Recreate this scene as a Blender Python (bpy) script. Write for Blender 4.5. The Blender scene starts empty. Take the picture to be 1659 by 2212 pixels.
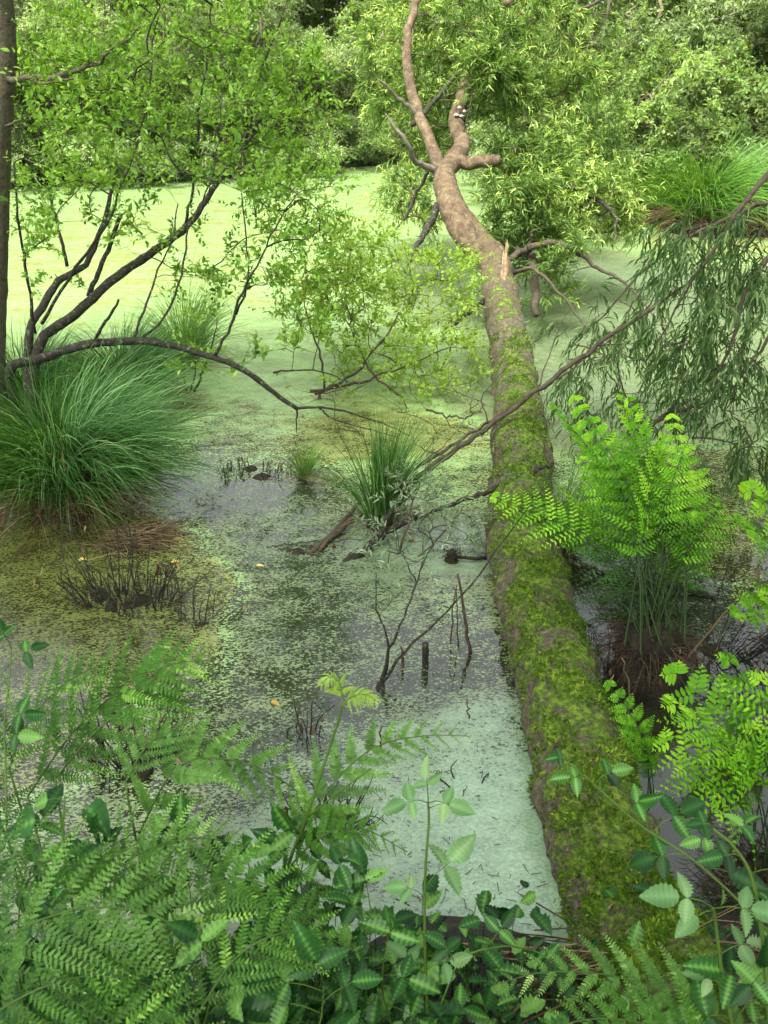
import bpy, math
import numpy as np
from math import radians, sin, cos, tan, pi, sqrt

sc = bpy.context.scene
C = sc.collection
# ------------------------------------------------------------------ camera, sky, sun
PITCH = radians(27.0)
CAMZ = 2.5
F = 1916.0            # focal length in the 1659 x 2212 frame the photograph was measured in
CX, CY = 829.5, 1106.0
cam = bpy.data.cameras.new('camera')
camo = bpy.data.objects.new('camera', cam)
C.objects.link(camo)
camo.location = (0, 0, CAMZ)
camo.rotation_euler = (pi / 2 - PITCH, 0, 0)
cam.sensor_fit = 'VERTICAL'
cam.sensor_height = 32.0
cam.lens = 16.0 / (CY / F)
cam.clip_start = 0.05
cam.clip_end = 500
cam.dof.use_dof = True
cam.dof.focus_distance = 5.0
cam.dof.aperture_fstop = cam.lens / 3.2
sc.camera = camo

SUN_EL, SUN_AZ = radians(57), radians(205)     # azimuth clockwise from +Y
w = bpy.data.worlds.new('World')
sc.world = w
w.use_nodes = True
nt = w.node_tree
bg = nt.nodes['Background']
sky = nt.nodes.new('ShaderNodeTexSky')
sky.sky_type = 'NISHITA'
sky.sun_disc = False
sky.sun_elevation = SUN_EL
sky.sun_rotation = SUN_AZ
sky.air_density = 1.0
sky.dust_density = 4.0
sky.ozone_density = 1.0
hsv = nt.nodes.new('ShaderNodeHueSaturation')
hsv.inputs['Saturation'].default_value = 0.2
nt.links.new(sky.outputs[0], hsv.inputs['Color'])
nt.links.new(hsv.outputs[0], bg.inputs[0])
bg.inputs[1].default_value = 0.15
sun = bpy.data.lights.new('sun', 'SUN')
sun.energy = 3.0
sun.angle = radians(14)
sun.color = (1.0, 0.96, 0.88)
suno = bpy.data.objects.new('sun', sun)
C.objects.link(suno)
suno.location = (0, 0, 30)
suno.rotation_euler = (pi / 2 - SUN_EL, 0, -SUN_AZ + pi)
sc.view_settings.view_transform = 'Standard'
sc.view_settings.look = 'None'
sc.view_settings.exposure = 2.1
sc.view_settings.gamma = 1.0
sc.cycles.max_bounces = 7
sc.cycles.diffuse_bounces = 4
sc.cycles.glossy_bounces = 3
sc.cycles.transmission_bounces = 4
sc.cycles.use_denoising = True

# ------------------------------------------------------------------ measuring helpers
def ray(u, v):
    a, b = (u - CX) / F, -(v - CY) / F
    return np.array([a, b * sin(PITCH) + cos(PITCH), b * cos(PITCH) - sin(PITCH)])
def on(u, v, z=0.0):
    d = ray(u, v)
    return np.array([0, 0, CAMZ]) + d * ((z - CAMZ) / d[2])
def at(u, v, y):
    d = ray(u, v)
    return np.array([0, 0, CAMZ]) + d * (y / d[1])
def scale_at(y):
    return y / cos(PITCH) / F

def spline(pts, n):
    P = np.asarray(pts, float)
    if len(P) == 2:
        return P[0] + (P[1] - P[0]) * np.linspace(0, 1, n)[:, None]
    Q = np.vstack([2 * P[0] - P[1], P, 2 * P[-1] - P[-2]])
    seg = len(P) - 1
    t = np.linspace(0, seg, n)
    i = np.minimum(t.astype(int), seg - 1)
    f = (t - i)[:, None]
    p0, p1, p2, p3 = Q[i], Q[i + 1], Q[i + 2], Q[i + 3]
    return 0.5 * (2 * p1 + (p2 - p0) * f + (2 * p0 - 5 * p1 + 4 * p2 - p3) * f ** 2 + (3 * p1 - p0 - 3 * p2 + p3) * f ** 3)
def ipath(lst, n):          # list of (u, v, y)
    return spline([at(*p) for p in lst], n)
def unit(a):
    a = np.asarray(a, float)
    return a / np.maximum(np.linalg.norm(a, axis=-1, keepdims=True), 1e-9)
def frames(path):
    T = unit(np.gradient(path, axis=0))
    N = np.zeros_like(T)
    a = np.array([0, 0, 1.0]) if abs(T[0][2]) < .9 else np.array([1.0, 0, 0])
    N[0] = unit(a - T[0] * a.dot(T[0]))
    for i in range(1, len(T)):
        v = N[i - 1] - T[i] * N[i - 1].dot(T[i])
        l = sqrt(v.dot(v))
        N[i] = v / l if l > 1e-6 else N[i - 1]
    return T, N, np.cross(T, N)

# ------------------------------------------------------------------ mesh builder
class MB:
    def __init__(s):
        s.V = []; s.F = []; s.R = []; s.n = 0
    def add(s, V, faces, rnd=0.5):
        V = np.asarray(V, float).reshape(-1, 3)
        s.V.append(V)
        s.R.append(np.broadcast_to(np.asarray(rnd, float), (len(V),)))
        for f in faces:
            s.F.append(np.asarray(f, int) + s.n)
        s.n += len(V)
    def tube(s, path, rad, k=6, rnd=0.5, rough=0.0, rng=None, cap=True, flat=None):
        path = np.asarray(path, float)
        n = len(path)
        rad = np.broadcast_to(np.asarray(rad, float), (n,)) if np.ndim(rad) else np.full(n, float(rad))
        T, N, B = frames(path)
        a = np.arange(k) * 2 * pi / k
        R = np.repeat(rad[:, None], k, 1)
        if rough and rng is not None:
            R = R * (1 + rng.normal(0, rough, (n, k)))
        V = path[:, None] + R[..., None] * (np.cos(a)[None, :, None] * N[:, None] + np.sin(a)[None, :, None] * B[:, None])
        i = np.arange(n - 1)[:, None] * k
        j = np.arange(k)[None]
        q = np.stack([i + j, i + (j + 1) % k, i + k + (j + 1) % k, i + k + j], -1).reshape(-1, 4)
        fs = [q]
        if cap:
            fs += [np.arange(k)[None, ::-1], (np.arange(k) + (n - 1) * k)[None]]
        if np.ndim(rnd): rnd = np.repeat(np.asarray(rnd), k)
        s.add(V, fs, rnd)
    def sticks(s, A, Bp, r0, r1, rnd=0.5):
        A = np.asarray(A); Bp = np.asarray(Bp); n = len(A)
        if n == 0: return
        D = unit(Bp - A)
        h = np.where(np.abs(D[:, 2:3]) < .9, [[0, 0, 1.0]], [[1.0, 0, 0]])
        N = unit(np.cross(D, h)); Bn = np.cross(D, N)
        a = np.arange(3) * 2 * pi / 3
        off = np.cos(a)[None, :, None] * N[:, None] + np.sin(a)[None, :, None] * Bn[:, None]
        V = np.concatenate([A[:, None] + off * np.reshape(r0, (-1, 1, 1)), Bp[:, None] + off * np.reshape(r1, (-1, 1, 1))], 1)
        b = np.arange(n)[:, None] * 6
        q = np.concatenate([b + np.array([[j, (j + 1) % 3, 3 + (j + 1) % 3, 3 + j]]) for j in range(3)])
        s.add(V, [q], rnd)
    def leaves(s, P, D, L, tpl, rng, width=1.0, rnd=None, up=(0, 0, 1), tilt=.5, U=None):
        P = np.asarray(P); n = len(P)
        if n == 0: return
        TV, TF = tpl[:2]
        tt = tpl[2] if len(tpl) > 2 else np.zeros(len(TV))
        X = unit(D)
        if U is None:
            U = np.asarray(up, float)[None] + rng.normal(0, tilt, (n, 3))
        Z = unit(U - X * np.sum(U * X, 1, keepdims=True))
        Y = np.cross(Z, X)
        L = np.broadcast_to(np.asarray(L, float), (n,))
        W = L * width
        V = (P[:, None] + X[:, None] * (TV[None, :, 0:1] * L[:, None, None]) + Y[:, None] * (TV[None, :, 1:2] * W[:, None, None])
             + Z[:, None] * (TV[None, :, 2:3] * L[:, None, None]))
        m = len(TV)
        if rnd is None: rnd = rng.random(n)
        R = np.clip(np.broadcast_to(rnd, (n,))[:, None] + tt[None], 0, 1).ravel()
        b = np.arange(n)[:, None, None] * m
        s.add(V, [(b + f[None]).reshape(-1, f.shape[1]) for f in TF], R)
    def build(s, name, mat, parent=None, origin=None, smooth=True):
        V = np.concatenate(s.V); R = np.concatenate(s.R)
        o0 = np.zeros(3)
        if parent is not None: o0 = np.array(parent['_o'])
        elif origin is not None: o0 = np.array(origin, float)
        V = V - o0
        me = bpy.data.meshes.new(name)
        me.vertices.add(len(V)); me.vertices.foreach_set('co', V.astype(np.float32).ravel())
        loops = np.concatenate([f.ravel() for f in s.F]); tot = np.concatenate([np.full(len(f), f.shape[1]) for f in s.F])
        st = np.concatenate([[0], np.cumsum(tot)[:-1]])
        me.loops.add(len(loops)); me.loops.foreach_set('vertex_index', loops.astype(np.int32))
        me.polygons.add(len(tot)); me.polygons.foreach_set('loop_start', st.astype(np.int32))
        try: me.polygons.foreach_set('loop_total', tot.astype(np.int32))
        except Exception: pass
        me.polygons.foreach_set('use_smooth', np.full(len(tot), smooth))
        me.update(calc_edges=True)
        at_ = me.attributes.new('rnd', 'FLOAT', 'POINT'); at_.data.foreach_set('value', R.astype(np.float32))
        me.materials.append(mat)
        o = bpy.data.objects.new(name, me); C.objects.link(o)
        if parent is not None:
            o.parent = parent
        else:
            o.location = o0
        o['_o'] = [float(x) for x in o0]
        return o
def thing(name, label, cat, loc, group=None):
    o = bpy.data.objects.new(name, None); C.objects.link(o)
    o.empty_display_size = .1
    o.location = [float(x) for x in loc]
    o['_o'] = [float(x) for x in loc]
    tag(o, label, cat, group)
    return o
def tag(o, label, cat, group=None):
    o['label'] = label; o['category'] = cat
    if group: o['group'] = group
    return o

# leaf templates: (verts, [tris/quads])
def T_(v, *f): return (np.array(v, float), [np.array(x, int) for x in f])
DIAMOND = T_([(0, 0, 0), (.45, -.5, .06), (1, 0, -.08), (.45, .5, .06)], [(0, 1, 2, 3)])
FOLD = T_([(0, 0, 0), (.4, 0, .0), (1, 0, -.12), (.35, -.5, .09), (.35, .5, .09), (.75, -.3, 0), (.75, .3, 0), (.75, 0, -.03)],
          [(0, 3, 1), (0, 1, 4), (5, 2, 7), (7, 2, 6)], [(3, 5, 7, 1), (1, 7, 6, 4)])
def grid_leaf(prof, nx=8, fold=.25, droop=.15, teeth=0.0, corr=0.0, ny=2):
    V = []; Fq = []; tn_ = []
    xs = np.linspace(0, 1, nx + 1)
    cols = np.linspace(-1, 1, 2 * ny + 1)
    for i, x in enumerate(xs):
        wd = prof(x) * (1 + (teeth if i % 2 else -teeth))
        for c in cols:
            zz = fold * abs(c) * wd - droop * x * x + corr * wd * abs(c) * (1 if i % 2 else -1)
            tn_.append((.32 if c == 0 else 0) + (.10 if i % 2 else -.06) * (ny > 1)); V.append((x + (teeth * .35 * abs(c) * wd), c * wd, zz))
    k = len(cols)
    for i in range(nx):
        for j in range(k - 1):
            Fq.append((i * k + j, (i + 1) * k + j, (i + 1) * k + j + 1, i * k + j + 1))
    return T_(V, Fq) + (np.array(tn_) * (1 if ny > 1 else .4),)
OVATE = grid_leaf(lambda x: .5 * (sin(pi * x ** .75)) + .003, 12, .2, .2, .08, .15)
BROAD = grid_leaf(lambda x: .5 * (sin(pi * x ** .72)) ** .9 + .003, 16, .16, .3, .07, .14)
HEART = grid_leaf(lambda x: .5 * (sin(pi * min(1, x * .9 + .1) ** .5)) + .003, 10, .25, .3, 0, .03)
OBLONG = grid_leaf(lambda x: .5 * min(1, 3.2 * x + .45) * min(1, 2.6 * (1 - x) + .12), 5, .15, .15, 0, 0, 1)
PINNULE = grid_leaf(lambda x: .5 * (1 - x) ** .6 * (1 if x > .05 else .8) + .01, 7, .1, .1, .2, 0, 1)
LANCE = grid_leaf(lambda x: .5 * sin(pi * x ** .8) + .004, 6, .2, .35, 0, 0, 1)

# ------------------------------------------------------------------ materials
def newmat(name):
    m = bpy.data.materials.new(name); m.use_nodes = True
    n = m.node_tree; n.nodes.clear()
    return m, n, n.nodes.new('ShaderNodeOutputMaterial')
def nd(n, typ, **kw):
    x = n.nodes.new(typ)
    for k, v in kw.items():
        if k in x.inputs.keys() if hasattr(x.inputs, 'keys') else False: x.inputs[k].default_value = v
        else: setattr(x, k, v)
    return x
def ramp(n, fac, stops):
    r = n.nodes.new('ShaderNodeValToRGB')
    el = r.color_ramp.elements
    while len(el) < len(stops): el.new(.5)
    for e, (p, c) in zip(el, stops):
        e.position = p; e.color = (*c, 1) if len(c) == 3 else c
    n.links.new(fac, r.inputs[0])
    return r.outputs[0]
def noise(n, scale, detail=3, rough=.55, vec=None, dist=0):
    x = n.nodes.new('ShaderNodeTexNoise')
    x.inputs['Scale'].default_value = scale; x.inputs['Detail'].default_value = detail; x.inputs['Roughness'].default_value = rough
    x.inputs['Distortion'].default_value = dist
    if vec is not None: n.links.new(vec, x.inputs['Vector'])
    return x.outputs['Fac']
def math_(n, op, a, b=None, clamp=False):
    x = n.nodes.new('ShaderNodeMath'); x.operation = op; x.use_clamp = clamp
    for i, q in enumerate((a, b)):
        if q is None: continue
        if isinstance(q, (int, float)): x.inputs[i].default_value = q
        else: n.links.new(q, x.inputs[i])
    return x.outputs[0]
def mixc(n, fac, a, b):
    x = n.nodes.new('ShaderNodeMix'); x.data_type = 'RGBA'
    for sock, q in ((x.inputs['Factor'], fac), (x.inputs[6], a), (x.inputs[7], b)):
        if isinstance(q, (int, float)): sock.default_value = q
        elif isinstance(q, tuple): sock.default_value = (*q, 1)
        else: n.links.new(q, sock)
    return x.outputs[2]
def leaf_mat(name, dark, light, tip=None, trans=.4, rough=.5, spec=.18, sat=1.0):
    m, n, out = newmat(name)
    a = n.nodes.new('ShaderNodeAttribute'); a.attribute_name = 'rnd'
    stops = [(0.0, dark), (.7, light)] + ([(1.0, tip)] if tip else [])
    col = ramp(n, a.outputs['Fac'], stops)
    geo = n.nodes.new('ShaderNodeNewGeometry')
    nz = noise(n, 14, 2, .5, geo.outputs['Position'])
    v = n.nodes.new('ShaderNodeHueSaturation')
    n.links.new(col, v.inputs['Color'])
    n.links.new(math_(n, 'ADD', math_(n, 'MULTIPLY', nz, .7), .65), v.inputs['Value'])
    v.inputs['Saturation'].default_value = sat
    p = n.nodes.new('ShaderNodeBsdfPrincipled')
    p.inputs['Roughness'].default_value = rough; p.inputs['Specular IOR Level'].default_value = spec
    n.links.new(v.outputs[0], p.inputs['Base Color'])
    tr = n.nodes.new('ShaderNodeBsdfTranslucent')
    t2 = n.nodes.new('ShaderNodeMix'); t2.data_type = 'RGBA'; t2.blend_type = 'MULTIPLY'; t2.inputs['Factor'].default_value = 1
    n.links.new(v.outputs[0], t2.inputs[6]); t2.inputs[7].default_value = (1.7, 1.6, .7, 1)
    n.links.new(t2.outputs[2], tr.inputs['Color'])
    mx = n.nodes.new('ShaderNodeMixShader'); mx.inputs[0].default_value = trans
    n.links.new(p.outputs[0], mx.inputs[1]); n.links.new(tr.outputs[0], mx.inputs[2]); n.links.new(mx.outputs[0], out.inputs[0])
    return m
def bark_mat(name, dark, light, lichen=None, lich_amt=.6, scale=18, bump=.5, stretch=1.0):
    m, n, out = newmat(name)
    tc = n.nodes.new('ShaderNodeTexCoord')
    co = tc.outputs['Object']
    a = noise(n, scale, 6, .65, co)
    col = ramp(n, a, [(.3, dark), (.7, light)])
    if lichen:
        b = noise(n, scale * 1.7, 4, .7, co)
        k = ramp(n, b, [(lich_amt, (0, 0, 0)), (lich_amt + .05, (1, 1, 1))])
        col = mixc(n, k, col, lichen)
    p = n.nodes.new('ShaderNodeBsdfPrincipled'); p.inputs['Roughness'].default_value = .85; p.inputs['Specular IOR Level'].default_value = .25
    n.links.new(col, p.inputs['Base Color'])
    bp = n.nodes.new('ShaderNodeBump'); bp.inputs['Strength'].default_value = bump; bp.inputs['Distance'].default_value = .02
    n.links.new(noise(n, scale * 3, 5, .7, co), bp.inputs['Height']); n.links.new(bp.outputs[0], p.inputs['Normal'])
    n.links.new(p.outputs[0], out.inputs[0])
    return m

MT = {}
MT['willow'] = leaf_mat('willow_leaf', (.03, .08, .008), (.16, .31, .035), (.36, .52, .15), .45)
MT['willow_mid'] = leaf_mat('yellow_willow_leaf', (.11, .2, .02), (.2, .32, .04), (.28, .4, .09), .45)
MT['far_a'] = leaf_mat('far_leaf_green', (.045, .09, .02), (.18, .29, .08), (.36, .47, .18), .45)
MT['far_b'] = leaf_mat('far_leaf_grey', (.06, .11, .035), (.25, .35, .15), (.46, .55, .31), .45)
MT['far_c'] = leaf_mat('far_leaf_dark', (.04, .08, .022), (.12, .19, .06), (.2, .28, .10), .4)
MT['acacia'] = leaf_mat('narrow_leaf', (.02, .05, .01), (.11, .20, .035), (.36, .46, .14), .4)
MT['hanging'] = leaf_mat('hanging_leaf', (.018, .05, .012), (.06, .13, .03), (.22, .32, .13), .35, .45, .25)
MT['silver'] = leaf_mat('silvery_leaf', (.08, .13, .06), (.16, .23, .12), (.4, .45, .36), .3)
MT['sedge'] = leaf_mat('sedge_blade', (.015, .05, .008), (.05, .16, .025), (.2, .34, .14), .3, .5, .2)
MT['sedge_light'] = leaf_mat('sedge_blade_light', (.05, .13, .02), (.09, .2, .03), (.16, .28, .05), .4, .5, .2)
MT['straw'] = leaf_mat('dead_blade', (.05, .034, .016), (.14, .10, .05), (.28, .21, .11), .15, .7, .2)
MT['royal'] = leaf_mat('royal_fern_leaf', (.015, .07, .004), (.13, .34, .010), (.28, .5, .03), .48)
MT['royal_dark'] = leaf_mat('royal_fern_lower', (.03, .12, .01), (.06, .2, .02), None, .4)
MT['bracken'] = leaf_mat('bracken_leaf', (.008, .028, .004), (.055, .16, .016), (.22, .40, .06), .36, .5, .15)
MT['bracken_pale'] = leaf_mat('bracken_pale_leaf', (.015, .05, .01), (.10, .22, .04), (.28, .44, .13), .38, .5, .18)
MT['bramble'] = leaf_mat('bramble_leaf', (.004, .020, .005), (.026, .105, .018), (.14, .30, .06), .3, .45, .22)
MT['bramble_pale'] = leaf_mat('bramble_pale_leaf', (.09, .2, .07), (.15, .28, .11), (.22, .34, .15), .4)
MT['stalk'] = leaf_mat('dark_stalk', (.012, .028, .006), (.035, .07, .012), None, .05)
MT['stem'] = leaf_mat('green_stem', (.04, .08, .015), (.07, .13, .02), None, .1)
MT['stem_red'] = bark_mat('brown_stem', (.04, .022, .014), (.10, .055, .035))
MT['bark_dark'] = bark_mat('dark_bark', (.010, .010, .007), (.032, .028, .018), (.10, .12, .07), .58, 25)
MT['bark_brown'] = bark_mat('brown_bark', (.022, .018, .011), (.075, .058, .036), (.16, .18, .11), .66, 22)
MT['bark_grey'] = bark_mat('grey_bark', (.05, .045, .03), (.14, .13, .09), (.2, .24, .15), .62, 20)
MT['bark_far'] = bark_mat('far_bark', (.05, .045, .03), (.15, .13, .09), None, .6, 6)
MT['bark_trunk'] = bark_mat('rough_trunk_bark', (.05, .045, .025), (.16, .14, .09), (.10, .15, .05), .6, 30, 1.0)
MT['mud'] = bark_mat('wet_mud', (.008, .007, .004), (.03, .024, .012), (.02, .05, .01), .62, 15, 1)
MT['dead'] = bark_mat('dead_wood', (.022, .014, .009), (.10, .065, .04), None, .6, 30)
MT['split'] = bark_mat('split_wood', (.10, .06, .03), (.30, .22, .13), None, .6, 30, .6)
MT['fungus'] = bark_mat('bracket_fungus', (.18, .16, .13), (.4, .37, .32), None, .6, 60, .3)
MT['yellow_leaf'] = leaf_mat('fallen_leaf', (.35, .22, .05), (.5, .4, .1), (.6, .5, .2), .2)
MT['moss'] = leaf_mat('moss', (.025, .06, .006), (.085, .17, .012), (.25, .35, .035), .25, .8, .1)

# ------------------------------------------------------------------ ground and water
RG = np.random.default_rng
def smooth(a, b, x):
    t = np.clip((x - a) / (b - a), 0, 1); return t * t * (3 - 2 * t)
FX = np.array([-60, -14, -9, -4, 0, 3, 4.5, 6, 9, 14, 60.])
FY = np.array([16, 19, 20.5, 22.5, 25.5, 24, 19.5, 16.8, 16, 15, 12.])
def ground_h(x, y):
    far = np.interp(x, FX, FY)
    near = 1.62 + .15 * np.sin(x * 2.1) + .12 * np.sin(x * 5.3 + 1)
    inside = np.minimum.reduce([far - y, (y - near) * 1.0, x + 3.2 + .55 * y, 4.2 + .5 * y - x])
    h = -.35 * smooth(0, .8, inside) + .06
    bank = .85 * smooth(near + .05, 0.1, y)
    out = smooth(0, -3, inside) * np.where(y > 3, .5, 0)
    lump = .03 * np.sin(x * 3.1 + y * 1.7) + .03 * np.sin(x * 1.3 - y * 4.1)
    return h + bank + out + np.where(inside < 0, lump, 0) - .06 * smooth(-.2, .3, inside) * 0
def axis(lims):
    r = []
    for a, b, s in lims: r.append(np.arange(a, b, s))
    return np.concatenate(r + [[lims[-1][1]]])
def sheet(name, xs, ys, hf, mat, attrs=None):
    X, Y = np.meshgrid(xs, ys)
    Z = hf(X, Y)
    V = np.stack([X, Y, Z], -1).reshape(-1, 3)
    nx, ny = len(xs), len(ys)
    i = np.arange(ny - 1)[:, None] * nx + np.arange(nx - 1)[None]
    q = np.stack([i, i + 1, i + nx + 1, i + nx], -1).reshape(-1, 4)
    b = MB(); b.add(V, [q])
    o = b.build(name, mat)
    o['kind'] = 'structure'
    if attrs:
        for k, fn in attrs.items():
            a = o.data.attributes.new(k, 'FLOAT', 'POINT'); a.data.foreach_set('value', fn(X, Y).astype(np.float32).ravel())
    return o
m, n, out = newmat('bank_soil')
tc = n.nodes.new('ShaderNodeTexCoord')
a = noise(n, 9, 6, .65, tc.outputs['Object'])
col = ramp(n, a, [(.35, (.006, .006, .003)), (.5, (.02, .015, .008)), (.62, (.03, .05, .012)), (.75, (.07, .09, .02))])
p = n.nodes.new('ShaderNodeBsdfPrincipled'); p.inputs['Roughness'].default_value = .9
n.links.new(col, p.inputs['Base Color'])
bp = n.nodes.new('ShaderNodeBump'); bp.inputs['Strength'].default_value = .8; bp.inputs['Distance'].default_value = .04
n.links.new(noise(n, 30, 6, .7, tc.outputs['Object']), bp.inputs['Height']); n.links.new(bp.outputs[0], p.inputs['Normal'])
n.links.new(p.outputs[0], out.inputs[0])
sheet('ground', axis([(-150, -20, 10), (-20, -5, 1), (-5, 6, .12), (6, 20, 1), (20, 150, 10)]),
      axis([(-150, -5, 10), (-5, 0, .5), (0, 4, .08), (4, 30, .6), (30, 200, 10)]), ground_h, m)

# duckweed cover, measured at points on the pond: (u, v, cover, tone)   tone 0 olive, .5 yellow green, 1 mint
WP = [(800, 380, 1, .42), (200, 420, 1, .42), (500, 480, 1, .4), (1550, 520, 1, .38), (600, 600, 1, .4), (300, 600, 1, .4), (800, 750, .98, .45), (1300, 700, 1, .7),
      (1200, 600, 1, .75), (1250, 850, 1, .7), (1500, 800, 1, .6), (600, 810, .97, .45), (520, 900, .74, .4), (500, 990, .62, .4), (800, 950, .74, .3), (600, 1070, .56, .6), (950, 1050, .70, .4),
      (150, 1200, .68, .10), (100, 1350, .66, .12), (400, 1250, .64, .25), (350, 1400, .64, .18), (620, 1200, .64, .7), (650, 1350, .57, .65), (900, 1190, .85, .8),
      (1010, 1180, .8, .8), (1000, 1300, .70, .5), (480, 1500, .60, .5), (700, 1480, .57, .6), (900, 1500, .58, .6), (1000, 1400, .56, .5), (1040, 1560, .78, .9),
      (1060, 1700, .86, 1), (1100, 1850, .93, 1), (1180, 2000, .95, 1), (900, 1800, .88, .95), (850, 1620, .76, .8), (600, 1650, .60, .75), (600, 1850, .84, .85), (300, 1750, .66, .5),
      (300, 1950, .8, .5), (100, 1600, .6, .3), (1380, 1280, .5, .6), (1550, 1180, .55, .3), (1620, 1050, .62, .35), (1450, 1600, .08, .5), (1500, 1800, .25, .5),
      (1640, 1900, .25, .5), (1250, 1250, .45, .5), (800, 2050, .9, .9), (1100, 2150, .97, 1), (1500, 2100, .2, .5), (1350, 1450, .2, .5)]
WX = np.array([on(a, b)[:2] for a, b, c, d in WP])
def weed(k):
    vals = np.array([q[k] for q in WP])
    def f(X, Y):
        Y2 = np.maximum(Y, .3)
        out = np.zeros_like(X); W = np.zeros_like(X)
        for (px, py), v in zip(WX, vals):
            s = .16 * py
            d = ((X - px) ** 2 / (s * s) + (np.log(Y2 / py) / .14) ** 2) + .08
            wt = 1 / d ** 2
            out += wt * v; W += wt
        return out / W
    return f
m, n, out = newmat('duckweed_water')
geo = n.nodes.new('ShaderNodeNewGeometry'); pos = geo.outputs['Position']
cov = n.nodes.new('ShaderNodeAttribute'); cov.attribute_name = 'cover'
ton = n.nodes.new('ShaderNodeAttribute'); ton.attribute_name = 'tone'
mp = n.nodes.new('ShaderNodeMapping'); mp.inputs['Scale'].default_value = (.8, 1.25, 1); n.links.new(pos, mp.inputs['Vector'])
big = noise(n, 2.2, 4, .6, mp.outputs[0], .6)
mid = noise(n, 9, 3, .6, mp.outputs[0], .4)
fine = noise(n, 60, 3, .75, mp.outputs[0])
vo = n.nodes.new('ShaderNodeTexVoronoi'); vo.inputs['Scale'].default_value = 115; n.links.new(mp.outputs[0], vo.inputs['Vector'])
cellr = n.nodes.new('ShaderNodeSeparateColor'); n.links.new(vo.outputs['Color'], cellr.inputs[0])
s = math_(n, 'ADD', math_(n, 'MULTIPLY', math_(n, 'SUBTRACT', fine, .5), 1.1), math_(n, 'MULTIPLY', math_(n, 'SUBTRACT', cellr.outputs[0], .5), .45))
s = math_(n, 'ADD', s, math_(n, 'MULTIPLY', math_(n, 'SUBTRACT', big, .5), .75))
s = math_(n, 'ADD', s, math_(n, 'MULTIPLY', math_(n, 'SUBTRACT', mid, .5), .65))
t = math_(n, 'SUBTRACT', math_(n, 'ADD', s, math_(n, 'MULTIPLY', math_(n, 'SUBTRACT', cov.outputs['Fac'], .64), 1.45)), 0)
mask = math_(n, 'MULTIPLY', math_(n, 'ADD', t, .03), 14, True)
tone = math_(n, 'ADD', ton.outputs['Fac'], math_(n, 'MULTIPLY', math_(n, 'SUBTRACT', big, .5), .3))
wc = ramp(n, tone, [(0, (.075, .085, .02)), (.22, (.10, .125, .03)), (.36, (.17, .20, .06)), (.43, (.19, .30, .11)), (.52, (.125, .165, .07)), (.7, (.10, .135, .07)), (1, (.17, .26, .16))])
hv = n.nodes.new('ShaderNodeHueSaturation'); n.links.new(wc, hv.inputs['Color'])
n.links.new(math_(n, 'ADD', .55, math_(n, 'ADD', math_(n, 'MULTIPLY', cellr.outputs[1], .35), math_(n, 'ADD', math_(n, 'MULTIPLY', fine, .5), math_(n, 'MULTIPLY', math_(n, 'SUBTRACT', mid, .5), .9)))), hv.inputs['Value'])
pw = n.nodes.new('ShaderNodeBsdfPrincipled')
pw.inputs['Roughness'].default_value = .24; pw.inputs['Specular IOR Level'].default_value = .8
n.links.new(hv.outputs[0], pw.inputs['Base Color'])
b1 = n.nodes.new('ShaderNodeBump'); b1.inputs['Strength'].default_value = .2; b1.inputs['Distance'].default_value = .004
n.links.new(cellr.outputs[2], b1.inputs['Height']); n.links.new(b1.outputs[0], pw.inputs['Normal'])
wa = n.nodes.new('ShaderNodeBsdfPrincipled')
n.links.new(ramp(n, tone, [(0, (.030, .028, .008)), (.5, (.014, .018, .007)), (1, (.02, .035, .02))]), wa.inputs['Base Color'])
wa.inputs['Roughness'].default_value = .03; wa.inputs['IOR'].default_value = 1.45; wa.inputs['Specular IOR Level'].default_value = .9
b2 = n.nodes.new('ShaderNodeBump'); b2.inputs['Strength'].default_value = .25; b2.inputs['Distance'].default_value = .006
n.links.new(math_(n, 'ADD', noise(n, 12, 2, .5, pos), math_(n, 'MULTIPLY', mask, .25)), b2.inputs['Height']); n.links.new(b2.outputs[0], wa.inputs['Normal'])
mx = n.nodes.new('ShaderNodeMixShader')
n.links.new(mask, mx.inputs[0]); n.links.new(wa.outputs[0], mx.inputs[1]); n.links.new(pw.outputs[0], mx.inputs[2]); n.links.new(mx.outputs[0], out.inputs[0])
sheet('pond_water', axis([(-45, -8, 1.5), (-8, -3, .3), (-3, 3, .08), (3, 8, .3), (8, 45, 1.5)]),
      axis([(1.0, 5, .07), (5, 10, .15), (10, 32, .5)]), lambda x, y: 0 * x, m, {'cover': weed(2), 'tone': weed(3)})

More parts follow.
